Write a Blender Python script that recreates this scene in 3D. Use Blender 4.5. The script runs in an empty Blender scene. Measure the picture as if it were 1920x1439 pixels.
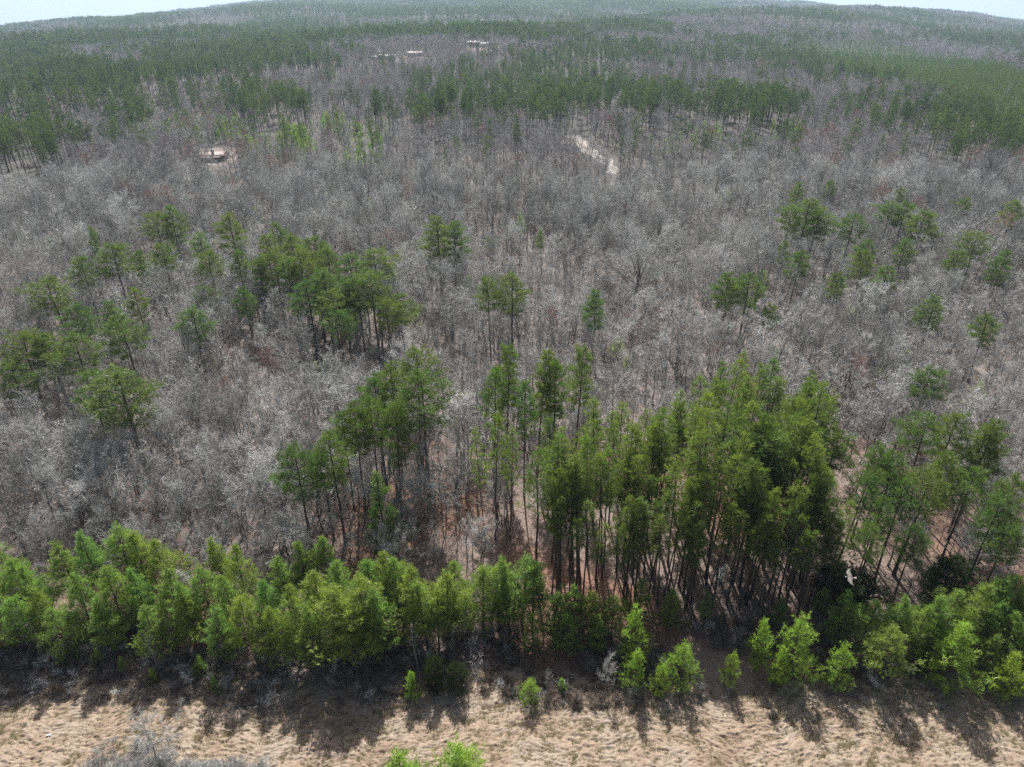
import bpy, math, random
import numpy as np
R = math.radians
S = bpy.context.scene
COL = S.collection

# ------------------------------------------------------------------ camera, sky, sun, exposure
CAM_H, PITCH, F_PX, CX, CY = 80.0, R(29.25), 1333.0, 960.0, 719.5
cam = bpy.data.objects.new("camera", bpy.data.cameras.new("camera"))
COL.objects.link(cam); S.camera = cam
cam.location = (0, 0, CAM_H); cam.rotation_euler = (R(90) - PITCH, 0, 0)
cam.data.sensor_width = 36; cam.data.lens = 36 * F_PX / 1920
cam.data.clip_start = 0.5; cam.data.clip_end = 40000
SUN_EL, SUN_AZ = R(47), R(-3)          # azimuth from +Y towards +X
w = bpy.data.worlds.new("World"); S.world = w; w.use_nodes = True
nt = w.node_tree; bg = nt.nodes["Background"]
sky = nt.nodes.new("ShaderNodeTexSky"); sky.sky_type = 'NISHITA'; sky.sun_disc = False
sky.sun_elevation = SUN_EL; sky.sun_rotation = SUN_AZ; sky.air_density = 1.0; sky.dust_density = 5.0
tcw = nt.nodes.new("ShaderNodeTexCoord"); sxz = nt.nodes.new("ShaderNodeSeparateXYZ"); mr = nt.nodes.new("ShaderNodeMapRange"); mxw = nt.nodes.new("ShaderNodeMixRGB")
nt.links.new(tcw.outputs["Generated"], sxz.inputs[0]); nt.links.new(sxz.outputs[2], mr.inputs[0])
mr.inputs[1].default_value = -.02; mr.inputs[2].default_value = .16; mr.inputs[3].default_value = .95; mr.inputs[4].default_value = 0
nt.links.new(mr.outputs[0], mxw.inputs[0]); nt.links.new(sky.outputs[0], mxw.inputs[1]); mxw.inputs[2].default_value = (11.0, 11.6, 12.2, 1)
nt.links.new(mxw.outputs[0], bg.inputs[0]); bg.inputs[1].default_value = 0.062
sl = bpy.data.lights.new("sun", 'SUN'); sl.energy = 5.0; sl.angle = R(0.5); sl.color = (1.0, 0.975, 0.94)
so = bpy.data.objects.new("sun", sl); COL.objects.link(so); so.location = (0, 0, 300)
so.rotation_euler = (R(90) - SUN_EL, 0, math.pi - SUN_AZ)   # points from the sun towards the scene
S.view_settings.view_transform = 'Standard'; S.view_settings.look = 'None'
S.view_settings.exposure = 0.62; S.view_settings.gamma = 1
S.cycles.max_bounces = 4; S.cycles.diffuse_bounces = 2; S.cycles.glossy_bounces = 1
S.cycles.transmission_bounces = 2; S.cycles.volume_bounces = 0; S.cycles.transparent_max_bounces = 4
S.cycles.use_denoising = False
S.cycles.caustics_reflective = False; S.cycles.caustics_refractive = False

# ------------------------------------------------------------------ terrain
def sm(a, b, t):
    t = np.clip((t - a) / (b - a), 0, 1); return t * t * (3 - 2 * t)
def gz(x, y):
    """height of the ground"""
    x = np.asarray(x, float); y = np.asarray(y, float)
    d = np.hypot(x, y)
    n1 = np.sin(x * .011 + 1.3) * np.cos(y * .013 + .4) + .5 * np.sin(x * .027 - y * .019 + 2) 
    n2 = np.sin(x * .0031 + y * .0012 + .7) * np.cos(y * .0043 - .0008 * x + 1.9) + .6 * np.sin(.0067 * x - .0049 * y + .3)
    z = n1 * 2.2 * sm(130, 450, d) + n2 * 15 * sm(450, 1500, d)
    ax = np.abs(x); a = np.where(x < 0, 2.5e-5, 1.75e-5)
    x0 = 2300.0
    drop = np.where(ax < x0, a * ax ** 2, a * x0 ** 2 + a * 1.55 * x0 * (ax - x0))
    drop = drop * sm(60, 600, d)
    rise = 26 * sm(1800, 5500, y) * np.exp(-(x / 2600.) ** 2)
    return z - drop + rise
def ray(px, py):
    cp, sp = math.cos(PITCH), math.sin(PITCH)
    a = (px - CX) / F_PX; b = (py - CY) / F_PX
    return np.array([a, cp - b * sp, -sp - b * cp])
def at(px, py, h=0.0):
    """the ground point whose spot h metres above it lies on the sight line of a survey picture"""
    d = ray(px, py); z = 0.0
    for _ in range(14):
        t = (z + h - CAM_H) / d[2]
        if t < 0 or t > 9000: t = 9000
        p = d * t; z = .5 * z + .5 * float(gz(p[0], p[1]))
    return p[0], p[1], float(gz(p[0], p[1]))
def proj(x, y, z):
    cp, sp = math.cos(PITCH), math.sin(PITCH)
    dz = z - CAM_H
    dep = y * cp - dz * sp; up = y * sp + dz * cp
    dep = np.where(dep < 1, 1, dep)
    return CX + F_PX * x / dep, CY - F_PX * up / dep
def inpoly(px, py, poly):
    c = np.zeros(np.shape(px), bool); n = len(poly)
    for i in range(n):
        x1, y1 = poly[i]; x2, y2 = poly[(i + 1) % n]
        if y1 == y2: continue
        k = ((y1 > py) != (y2 > py)) & (px < (x2 - x1) * (py - y1) / (y2 - y1) + x1)
        c ^= k
    return c
def noise2(x, y, s, seed=0):
    """cheap smooth noise about -1..1"""
    r = np.random.RandomState(seed); v = 0
    for k in range(5):
        a, p, f = r.rand() * 6.28, r.rand() * 6.28, (1 + r.rand()) / s
        v = v + np.sin((x * math.cos(a) + y * math.sin(a)) * f + p + 1.4 * np.sin((y * math.cos(a) - x * math.sin(a)) * f * .7 + p * 2))
    return v / 3

# ------------------------------------------------------------------ materials
def mat(name):
    m = bpy.data.materials.new(name); m.use_nodes = True
    t = m.node_tree; t.nodes.clear(); out = t.nodes.new("ShaderNodeOutputMaterial")
    return m, t, out
def N(t, kind, **kw):
    n = t.nodes.new(kind)
    for k, v in kw.items():
        if k.startswith('i_'):
            n.inputs[int(k[2:])].default_value = v
        else: setattr(n, k, v)
    return n
def ramp(t, fac, stops):
    r = t.nodes.new("ShaderNodeValToRGB"); e = r.color_ramp.elements
    e[0].position, e[0].color = stops[0][0], (*stops[0][1], 1)
    e[1].position, e[1].color = stops[1][0], (*stops[1][1], 1)
    for p, c in stops[2:]:
        q = e.new(p); q.color = (*c, 1)
    t.links.new(fac, r.inputs[0]); return r.outputs[0]
def leaf_mat(name, c0, c1, trans=.4, tint=((.9, 1, .9), (1.25, 1.1, 1.0))):
    """needles: c0..c1 per tuft, shifted a little from tree to tree"""
    m, t, out = mat(name)
    at_ = N(t, "ShaderNodeAttribute", attribute_name="v"); oi = N(t, "ShaderNodeObjectInfo")
    col = ramp(t, at_.outputs["Fac"], [(0, c0), (1, c1)])
    ti = ramp(t, oi.outputs["Random"], [(0, tint[0]), (1, tint[1]), (.5, (1, 1, 1))])
    mul = N(t, "ShaderNodeMixRGB", blend_type='MULTIPLY'); mul.inputs[0].default_value = 1
    t.links.new(col, mul.inputs[1]); t.links.new(ti, mul.inputs[2])
    d = N(t, "ShaderNodeBsdfDiffuse"); tr = N(t, "ShaderNodeBsdfTranslucent"); g = N(t, "ShaderNodeBsdfGlossy")
    g.inputs["Roughness"].default_value = .45; g.inputs["Color"].default_value = (.55, .6, .5, 1)
    br = N(t, "ShaderNodeMixRGB", blend_type='MULTIPLY'); br.inputs[0].default_value = 1
    br.inputs[2].default_value = (1.25, 1.5, .75, 1)
    t.links.new(mul.outputs[0], br.inputs[1])
    t.links.new(mul.outputs[0], d.inputs[0]); t.links.new(br.outputs[0], tr.inputs[0])
    mx = N(t, "ShaderNodeMixShader"); mx.inputs[0].default_value = trans
    t.links.new(d.outputs[0], mx.inputs[1]); t.links.new(tr.outputs[0], mx.inputs[2])
    m2 = N(t, "ShaderNodeMixShader"); m2.inputs[0].default_value = .045
    t.links.new(mx.outputs[0], m2.inputs[1]); t.links.new(g.outputs[0], m2.inputs[2])
    t.links.new(m2.outputs[0], out.inputs[0]); return m
def bark_mat(name, c0, c1, rnd=((.8, .8, .8), (1.2, 1.2, 1.2)), rough=.8):
    m, t, out = mat(name)
    oi = N(t, "ShaderNodeObjectInfo"); tc = N(t, "ShaderNodeTexCoord")
    no = N(t, "ShaderNodeTexNoise"); no.inputs["Scale"].default_value = 3.0; no.inputs["Detail"].default_value = 4
    t.links.new(tc.outputs["Object"], no.inputs["Vector"])
    col = ramp(t, no.outputs[0], [(.3, c0), (.7, c1)])
    ti = ramp(t, oi.outputs["Random"], [(0, rnd[0]), (1, rnd[1])])
    mul = N(t, "ShaderNodeMixRGB", blend_type='MULTIPLY'); mul.inputs[0].default_value = 1
    t.links.new(col, mul.inputs[1]); t.links.new(ti, mul.inputs[2])
    b = N(t, "ShaderNodeBsdfPrincipled"); b.inputs["Roughness"].default_value = rough
    t.links.new(mul.outputs[0], b.inputs[0]); t.links.new(b.outputs[0], out.inputs[0]); return m
def plain(name, c, rough=.7, metal=0.0, var=.12, scale=4.0):
    m, t, out = mat(name)
    tc = N(t, "ShaderNodeTexCoord"); no = N(t, "ShaderNodeTexNoise"); no.inputs["Scale"].default_value = scale
    t.links.new(tc.outputs["Object"], no.inputs["Vector"])
    lo = tuple(v * (1 - var) for v in c); hi = tuple(min(1, v * (1 + var)) for v in c)
    b = N(t, "ShaderNodeBsdfPrincipled"); b.inputs["Roughness"].default_value = rough; b.inputs["Metallic"].default_value = metal
    t.links.new(ramp(t, no.outputs[0], [(.3, lo), (.7, hi)]), b.inputs[0]); t.links.new(b.outputs[0], out.inputs[0]); return m

M = {}
M['needles'] = leaf_mat("pine_needles", (.052, .092, .026), (.195, .262, .060), .5, ((.78, .95, 1.05), (1.18, 1.04, .85)))
M['stand'] = leaf_mat("stand_pine_needles", (.070, .115, .028), (.255, .325, .070), .52, ((.8, .92, 1.0), (1.15, 1.05, .85)))
M['young'] = leaf_mat("young_pine_needles", (.10, .168, .042), (.34, .44, .115), .54, ((.85, 1.0, 1.1), (1.15, 1.0, .8)))
M['bright'] = leaf_mat("bright_pine_needles", (.14, .23, .035), (.40, .53, .11), .52, ((.95, 1.0, 1.0), (1.1, 1.0, .85)))
M['cedar'] = leaf_mat("cedar_sprays", (.018, .042, .010), (.050, .085, .018), .25)
M['far'] = leaf_mat("distant_pine_needles", (.036, .064, .028), (.11, .155, .055), .45, ((.5, .62, .62), (1.35, 1.2, 1.0)))
M['sprout'] = leaf_mat("sprouting_leaves", (.13, .22, .035), (.27, .38, .08), .5, ((.8, .9, 1.0), (1.2, 1.0, .7)))
M['pbark'] = bark_mat("pine_bark", (.055, .040, .034), (.13, .10, .085))
M['twig'] = bark_mat("bare_twigs", (.44, .44, .42), (.68, .68, .655), ((.36, .35, .34), (1.15, 1.15, 1.15)))
M['tbark'] = bark_mat("hardwood_bark", (.12, .115, .10), (.27, .26, .235), ((.6, .6, .6), (1.3, 1.28, 1.25)))
M['fbark'] = bark_mat("pale_hardwood_bark", (.17, .165, .15), (.36, .35, .32), ((.6, .6, .6), (1.3, 1.28, 1.25)))
M['dead'] = bark_mat("weathered_dead_wood", (.36, .34, .33), (.55, .53, .52))
M['red'] = bark_mat("reddish_budding_twigs", (.30, .15, .12), (.42, .24, .20))
M['ftwig'] = bark_mat("distant_bare_twigs", (.33, .325, .325), (.52, .51, .51), ((.55, .53, .55), (1.2, 1.17, 1.12)))
M['brush'] = bark_mat("dry_brush", (.17, .135, .11), (.33, .27, .225), ((.6, .6, .6), (1.2, 1.15, 1.1)))
M['blossom'] = leaf_mat("white_blossom", (.55, .56, .46), (.75, .75, .66), .35, ((1, 1, 1), (.95, 1, .85)))
M['palebud'] = leaf_mat("pale_green_buds", (.30, .33, .16), (.42, .44, .26), .4)
M['grass'] = leaf_mat("dry_grass", (.29, .23, .17), (.48, .40, .315), .4, ((.85, .82, .8), (1.1, 1.1, 1.1)))

def ground_mat():
    m, t, out = mat("forest_floor"); tc = N(t, "ShaderNodeNewGeometry")
    L = t.links
    def no(scale, det=5, rough=.6):
        n = N(t, "ShaderNodeTexNoise"); n.inputs["Scale"].default_value = scale; n.inputs["Detail"].default_value = det
        n.inputs["Roughness"].default_value = rough; L.new(tc.outputs["Position"], n.inputs["Vector"]); return n.outputs[0]
    fine = ramp(t, no(.9, 8, .75), [(.25, (.115, .094, .082)), (.75, (.32, .265, .235)), (.5, (.205, .168, .148))])
    straw = ramp(t, no(1.3, 8, .7), [(.25, (.125, .065, .042)), (.75, (.34, .195, .14))])
    grey = ramp(t, no(.6, 8, .7), [(.25, (.15, .12, .10)), (.75, (.30, .25, .22))])
    at_ = N(t, "ShaderNodeAttribute", attribute_name="straw"); ag = N(t, "ShaderNodeAttribute", attribute_name="brush")
    af = N(t, "ShaderNodeAttribute", attribute_name="far")
    def mixc(f, a, b):
        x = N(t, "ShaderNodeMixRGB"); L.new(f, x.inputs[0]); L.new(a, x.inputs[1]); L.new(b, x.inputs[2]); return x.outputs[0]
    c = mixc(at_.outputs["Fac"], fine, straw); c = mixc(ag.outputs["Fac"], c, grey)
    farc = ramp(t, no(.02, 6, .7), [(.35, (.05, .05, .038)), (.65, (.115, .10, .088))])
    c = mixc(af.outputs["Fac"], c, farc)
    b = N(t, "ShaderNodeBsdfPrincipled"); b.inputs["Roughness"].default_value = .95
    bu = N(t, "ShaderNodeBump"); bu.inputs["Strength"].default_value = .6; bu.inputs["Distance"].default_value = .12
    L.new(no(2.2, 8, .8), bu.inputs["Height"]); L.new(bu.outputs[0], b.inputs["Normal"])
    L.new(c, b.inputs[0]); L.new(b.outputs[0], out.inputs[0]); return m
def field_mat():
    m, t, out = mat("dry_field_grass"); g = N(t, "ShaderNodeNewGeometry"); L = t.links
    def no(scale, det=6, rough=.65, dist=0.0):
        n = N(t, "ShaderNodeTexNoise"); n.inputs["Scale"].default_value = scale; n.inputs["Detail"].default_value = det
        n.inputs["Roughness"].default_value = rough; n.inputs["Distortion"].default_value = dist
        L.new(g.outputs["Position"], n.inputs["Vector"]); return n.outputs[0]
    base = ramp(t, no(2.6, 9, .8, .5), [(.3, (.25, .19, .150)), (.7, (.44, .36, .285)), (.5, (.335, .268, .205))])
    patch = ramp(t, no(.16, 6, .6, .8), [(.3, (.74, .66, .60)), (.6, (1.0, 1.0, 1.0)), (.45, (.93, .87, .82))])
    mul = N(t, "ShaderNodeMixRGB", blend_type='MULTIPLY'); mul.inputs[0].default_value = 1
    L.new(base, mul.inputs[1]); L.new(patch, mul.inputs[2])
    b = N(t, "ShaderNodeBsdfPrincipled"); b.inputs["Roughness"].default_value = .9
    bu = N(t, "ShaderNodeBump"); bu.inputs["Strength"].default_value = .7; bu.inputs["Distance"].default_value = .10
    L.new(no(4.5, 8, .75, .8), bu.inputs["Height"]); L.new(bu.outputs[0], b.inputs["Normal"])
    L.new(mul.outputs[0], b.inputs[0]); L.new(b.outputs[0], out.inputs[0]); return m
M['ground'] = ground_mat(); M['field'] = field_mat()
M['sand'] = plain("sandy_track", (.38, .345, .31), .95, var=.35, scale=.5)
M['clay'] = plain("bare_clay", (.27, .215, .185), .95, var=.3, scale=.4)

# ------------------------------------------------------------------ mesh helpers
def mesh_obj(name, verts, faces, material, parent=None, attrs=None, link=True):
    """verts (n,3) array, faces (m,k) array -> ONE mesh object"""
    me = bpy.data.meshes.new(name)
    verts = np.asarray(verts, np.float32); parts = faces if isinstance(faces, list) else [faces]
    parts = [np.asarray(f, np.int32) for f in parts if len(f)]
    loops = np.concatenate([f.ravel() for f in parts]); sizes = np.concatenate([np.full(len(f), f.shape[1], np.int32) for f in parts])
    me.vertices.add(len(verts)); me.vertices.foreach_set("co", verts.ravel())
    me.loops.add(len(loops)); me.loops.foreach_set("vertex_index", loops)
    me.polygons.add(len(sizes)); me.polygons.foreach_set("loop_start", np.concatenate([[0], np.cumsum(sizes)[:-1]]).astype(np.int32))
    for k, a in (attrs or {}).items():
        at_ = me.attributes.new(k, 'FLOAT', 'POINT'); at_.data.foreach_set("value", np.asarray(a, np.float32))
    mats = material if isinstance(material, list) else [material]
    for mm in mats: me.materials.append(mm)
    if len(mats) > 1 and isinstance(faces, list):
        mi = np.concatenate([np.full(len(f), min(i, len(mats) - 1), np.int32) for i, f in enumerate(faces) if len(f)])
        me.polygons.foreach_set("material_index", mi)
    me.update(calc_edges=True); me.validate()
    o = bpy.data.objects.new(name, me)
    if link: COL.objects.link(o)
    if parent: o.parent = parent
    return o
def unit(v):
    return v / np.maximum(np.linalg.norm(v, axis=-1, keepdims=True), 1e-9)
def frame(d):
    ref = np.where(np.abs(d[:, 2:3]) > .9, np.array([[1., 0, 0]]), np.array([[0, 0, 1.]]))
    a = unit(np.cross(d, ref)); b = np.cross(d, a); return a, b
def tubes(p0, p1, r0, r1, n=4):
    p0, p1 = np.atleast_2d(p0), np.atleast_2d(p1); r0, r1 = np.atleast_1d(r0), np.atleast_1d(r1)
    d = unit(p1 - p0); a, b = frame(d); s = len(p0); V = np.zeros((s, 2 * n, 3))
    for k in range(n):
        an = 2 * math.pi * k / n; o = math.cos(an) * a + math.sin(an) * b
        V[:, k] = p0 + o * r0[:, None]; V[:, n + k] = p1 + o * r1[:, None]
    base = (np.arange(s) * 2 * n)[:, None]
    F = [base + np.array([[k, (k + 1) % n, n + (k + 1) % n, n + k]]) for k in range(n)]
    return V.reshape(-1, 3), np.concatenate(F)
def blades(c, d, ln, wd, rng):
    """one thin triangle per blade"""
    a, b = frame(d); an = rng.rand(len(c), 1) * 6.283; s = np.cos(an) * a + np.sin(an) * b
    wd = np.reshape(wd, (-1, 1)) * np.ones((len(c), 1)); ln = np.reshape(ln, (-1, 1)) * np.ones((len(c), 1))
    V = np.stack([c - s * wd / 2, c + s * wd / 2, c + d * ln], 1).reshape(-1, 3)
    return V, np.arange(len(c) * 3).reshape(-1, 3)
class Geo:
    def __init__(s): s.v = []; s.f = []; s.n = 0; s.a = []
    def add(s, vf, a=.5):
        v, f = vf; s.v.append(v); s.f.append(f + s.n); s.n += len(v)
        s.a.append(np.full(len(v), a) if np.isscalar(a) else a)
    def get(s):
        return np.concatenate(s.v), np.concatenate(s.a)
    def faces(s):
        q = [f for f in s.f if f.shape[1] == 4]; t = [f for f in s.f if f.shape[1] == 3]
        return [np.concatenate(x) for x in (q, t) if x]

# ------------------------------------------------------------------ pines
def pine_geo(seed, h=25, R_=3.0, cb=.55, shape='mature', nb=34, puffs=3, tufts=8, bl=9, ln=.34, wd=.05, tr=.24, upr=.35, stubs=True, lean=.35):
    """returns (trunk Geo, crown wood Geo, needle Geo)"""
    g = np.random.RandomState(seed); T, W, Nd = Geo(), Geo(), Geo()
    k = 9 if h > 9 else 5; zs = np.linspace(0, h * .97, k)
    px = np.cumsum(g.randn(k) * .05 * h / k) * lean; py = np.cumsum(g.randn(k) * .05 * h / k) * lean; px -= px[0]; py -= py[0]
    P = np.stack([px, py, zs], 1); rr = tr * (1 - .86 * zs / h) ** .9; rr[0] *= 1.25
    T.add(tubes(P[:-1], P[1:], rr[:-1], rr[1:], 6))
    def axis(z): return np.array([np.interp(z, zs, px), np.interp(z, zs, py), z])
    lopside = g.rand() * 6.28
    for i in range(nb):
        u = (i + g.rand()) / nb
        z = h * (cb + (1 - cb) * .97 * u)
        if shape == 'mature': r = R_ * (max(0.02, math.sin(math.pi * min(1, (u * .86 + .12)))) ** .75) * (.6 + .55 * g.rand())
        elif shape == 'plant': r = R_ * (min(1, u * 4 + .35)) * (1 - u) ** .55 * (.65 + .5 * g.rand())
        else: r = R_ * (min(1, .55 + u * 2.2)) * (1 - u ** 1.35) ** .85 * (.42 + .72 * g.rand())
        az = i * 2.39996 + g.randn() * .35
        r *= 1 + .22 * math.cos(az - lopside)
        r = max(r, .25)
        el = (-.05 + .75 * u + g.randn() * .14) if shape != 'bush' else (.15 + .8 * u + g.randn() * .12)
        s = axis(z - r * math.sin(el) * .35); d = np.array([math.cos(az) * math.cos(el), math.sin(az) * math.cos(el), math.sin(el)])
        e = s + d * r; e[2] += .12 * r
        mid = s + d * r * .5; mid[2] -= .05 * r
        br = max(.02, .028 * r + .008)
        W.add(tubes(np.array([s, mid]), np.array([mid, e]), np.array([br, br * .7]), np.array([br * .7, br * .3]), 3))
        npf = max(1, int(round(puffs * (r / R_) + .4)))
        tone = g.rand()
        for q in range(npf):
            f = 1 - .68 * q / max(1, npf) * (.7 + .5 * g.rand())
            side = np.array([-math.sin(az), math.cos(az), 0]) * g.randn() * .28 * r * (1.15 - .3 * f)
            c = s + (e - s) * f + side; c[2] += g.randn() * .15
            if q: W.add(tubes(s + (e - s) * f * .7, c, br * .4, br * .2, 3))
            nt_ = max(3, int(tufts * (.6 + .8 * g.rand())))
            pr = (.20 + .09 * r) if shape == 'mature' else (.15 + .08 * r) * (.8 + .4 * g.rand())
            off = g.randn(nt_, 3) * pr * (np.array([.62, .62, .36]) if shape != 'bush' else np.array([.5, .5, .62]))
            tc = c + off; ax = unit(np.array([d[0] * .5, d[1] * .5, upr + .3]) + g.randn(nt_, 3) * .3 + unit(off) * .5)
            B = np.repeat(tc, bl, 0); A = np.repeat(ax, bl, 0)
            sp = g.rand(len(B), 1) * ln * 1.2
            D = unit(A * .75 + unit(g.randn(len(B), 3)) * .85 + np.array([0, 0, .12]))
            vf = blades(B + A * sp, D, ln * (.7 + .6 * g.rand(len(B))), wd * (.7 + .6 * g.rand(len(B))), g)
            tv = np.clip(.3 + .4 * g.rand(nt_) + .5 * (tone - .5) + .15 * off[:, 2] / pr, 0, 1)
            Nd.add(vf, np.repeat(np.repeat(tv, bl), 3))
    # leader shoots
    nt_ = max(4, tufts); tc = axis(h * .97) + g.randn(nt_, 3) * [.25, .25, .3]
    B = np.repeat(tc, bl, 0); D = unit(g.randn(len(B), 3) * .6 + [0, 0, .7])
    Nd.add(blades(B, D, ln, wd, g), .8)
    if stubs and h > 12:
        ns = 9; z = h * (.22 + (cb - .2) * g.rand(ns)); az = g.rand(ns) * 6.28; L = .5 + g.rand(ns) * 1.3
        s = np.array([axis(q) for q in z]); d = np.stack([np.cos(az), np.sin(az), g.rand(ns) * .3], 1)
        W.add(tubes(s, s + d * L[:, None], np.full(ns, .025), np.full(ns, .008), 3))
    return T, W, Nd
def bare_geo(seed, h=18, spread=.5, trunk=.15, nl=14, fork=False, fine=5, mid=5, tw=.028, tl=1.0, first=.35, extra=3, sides=3, rk=1.0):
    """leafless tree: trunk, limb and twig Geo"""
    g = np.random.RandomState(seed); T, Lb, W = Geo(), Geo(), Geo()
    k = 8; top = h * (.86 if not fork else .5); zs = np.linspace(0, top, k)
    px = np.cumsum(g.randn(k) * .012 * h); py = np.cumsum(g.randn(k) * .012 * h); px -= px[0]; py -= py[0]
    P = np.stack([px, py, zs], 1); rr = trunk * (1 - (.9 if not fork else .45) * zs / top); rr[0] *= 1.25
    T.add(tubes(P[:-1], P[1:], rr[:-1], rr[1:], 5))
    def ax(z): return np.array([np.interp(z, zs, px), np.interp(z, zs, py), z])
    tip = []                                     # secondary starts
    for i in range(nl):
        u = (i + g.rand()) / nl; z = top * (first + (1 - first) * u)
        az = i * 2.4 + g.randn() * .4
        el = (.55 + .55 * u + g.randn() * .12) if not fork else (.5 + .9 * u + g.randn() * .1)
        L = h * spread * (1 - .55 * u) * (.7 + .5 * g.rand()) if not fork else (h - z) * (.72 + .3 * g.rand()) * (.75 + .25 * math.sin(el))
        d = np.array([math.cos(az) * math.cos(el), math.sin(az) * math.cos(el), math.sin(el)])
        s = ax(z); pts = [s]; seg = 4; r0 = min(np.interp(z, zs, rr) * .6, .0095 * L + .02)
        for q in range(seg):
            d = unit(d + g.randn(3) * .13 + np.array([0, 0, .07])); pts.append(pts[-1] + d * L / seg)
        pts = np.array(pts); r = r0 * np.linspace(1, .25, seg + 1)
        Lb.add(tubes(pts[:-1], pts[1:], r[:-1], r[1:], sides))
        for q in range(mid):
            f = .25 + .75 * (q + g.rand()) / mid; j = min(seg - 1, int(f * seg)); b = pts[j] + (pts[j + 1] - pts[j]) * (f * seg - j if f < 1 else 1)
            dd = unit(unit(pts[j + 1] - pts[j]) * .8 + g.randn(3) * .5 + np.array([0, 0, .3]))
            l2 = L * .42 * (1.1 - .5 * f) * (.7 + .6 * g.rand())
            tip.append((b, dd, l2, max(.012, r0 * .38)))
    S_ = np.array([x[0] for x in tip]); D = np.array([x[1] for x in tip]); L = np.array([x[2] for x in tip]); r = np.array([x[3] for x in tip])
    m = S_ + D * L[:, None] * .5; D2 = unit(D + g.randn(*D.shape) * .2 + [0, 0, .12]); e = m + D2 * L[:, None] * .5
    W.add(tubes(S_, m, r, r * .65, sides)); W.add(tubes(m, e, r * .65, r * .3, sides))
    # fine twigs
    K = fine * 2; B = np.repeat(S_, K, 0); E = np.repeat(e, K, 0); Mm = np.repeat(m, K, 0); f = g.rand(len(B), 1) * .85 + .15
    p = np.where(f < .5, B + (Mm - B) * f * 2, Mm + (E - Mm) * (f * 2 - 1))
    DD = unit(np.repeat(D2, K, 0) * .75 + g.randn(len(B), 3) * .55 + [0, 0, .25])
    LL = tl * (.6 + .8 * g.rand(len(B), 1)); W.add(blades(p, DD, LL, tw, g))
    if extra:
        p2 = np.repeat(p, extra, 0) + np.repeat(DD * LL, extra, 0) * (.25 + .7 * g.rand(len(p) * extra, 1))
        D3 = unit(np.repeat(DD, extra, 0) * .7 + g.randn(len(p2), 3) * .6 + [0, 0, .15])
        W.add(blades(p2, D3, tl * .55 * (.6 + .8 * g.rand(len(p2), 1)), tw * .75, g))
        ends = p2
    else: ends = p
    return T, Lb, W, ends

def joined(name, geos, mats):
    V, F, A, n = [], [], [], 0; slots = []
    for gg, mm in zip(geos, mats):
        v, a = gg.get(); V.append(v); A.append(a)
        for f in gg.faces(): F.append(f + n); slots.append(mm)
        n += len(v)
    me = mesh_obj(name, np.concatenate(V), F, slots, attrs={'v': np.concatenate(A)}, link=False)
    return me
def parts_of(geos, names, mats):
    """[(part name, mesh)] sharing one origin"""
    out = []
    for gg, nm, mm in zip(geos, names, mats):
        v, a = gg.get(); o = mesh_obj(nm, v, gg.faces(), mm, attrs={'v': a}, link=False)
        out.append((nm, o.data)); bpy.data.objects.remove(o)
    return out
def merge(a, b):
    g = Geo(); v, x = a.get(); g.v, g.a, g.f, g.n = [v], [x], list(a.f), len(v)
    v2, x2 = b.get(); g.v.append(v2); g.a.append(x2); g.f += [f + g.n for f in b.f]; g.n += len(v2); return g
def tag(o, label=None, cat=None, group=None, kind=None):
    for k, v in (('label', label), ('category', cat), ('group', group), ('kind', kind)):
        if v: o[k] = v
    return o
class Proto:
    """a kind of tree: two shared part meshes (trunk, crown)"""
    def __init__(s, T, Wd, Nd, mt, mw, mn, h):
        s.h = h; s.p = []
        s.p.append(('trunk', parts_of([T], ['trunk'], [mt])[0][1]))
        if Nd is None: s.p.append(('crown', parts_of([Wd], ['crown'], [mw])[0][1]))
        else:
            o = joined('crown', [Wd, Nd], [mw, mn]); s.p.append(('crown', o.data)); bpy.data.objects.remove(o)
def plant(name, proto, x, y, h, label, cat, group=None, rot=None, wide=1.0, z=None, tilt=(0, 0)):
    r = bpy.data.objects.new(name, None); COL.objects.link(r)
    r.empty_display_size = .5
    r.location = (x, y, (float(gz(x, y)) if z is None else z) - .05)
    s = h / proto.h; r.scale = (s * wide, s * wide, s)
    r.rotation_euler = (tilt[0], tilt[1], RG.rand() * 6.283 if rot is None else rot)
    for nm, me in proto.p:
        c = bpy.data.objects.new(nm, me); COL.objects.link(c); c.parent = r
    tag(r, label, cat, group); return r
RG = np.random.RandomState(7)

# prototypes
P_mature = [Proto(*pine_geo(s, 25, rr, cb, 'mature', nb, 6, 11, 9, .38, .054, .27), M['pbark'], M['pbark'], M['needles'], 25)
            for s, rr, cb, nb in ((1, 3.6, .58, 34), (2, 3.1, .52, 34), (3, 4.1, .64, 30), (4, 3.3, .46, 40), (5, 4.2, .60, 34))]
P_plant = [Proto(*pine_geo(s, 23, rr, cb, 'plant', nb, 5, 7, 9, .32, .042, .16, lean=.6), M['pbark'], M['pbark'], M['stand'], 23)
           for s, rr, cb, nb in ((11, 2.1, .54, 34), (12, 1.8, .60, 28), (13, 2.2, .48, 38), (14, 1.7, .64, 26), (15, 2.4, .56, 32))]
P_edge = [Proto(*pine_geo(s, 13, rr, cb, 'bush', nb, 7, 8, 8, .31, .044, .14, upr=1.3, lean=.7), M['pbark'], M['pbark'], M['young'], 13)
          for s, rr, cb, nb in ((21, 3.2, .14, 60), (22, 2.7, .20, 54), (23, 3.5, .10, 62), (24, 2.4, .26, 48), (25, 3.0, .34, 46))]
P_dark = [Proto(*pine_geo(26, 18, 2.7, .12, 'bush', 64, 6, 9, 8, .33, .046, .2, upr=.8), M['pbark'], M['pbark'], M['needles'], 18)]
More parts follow.
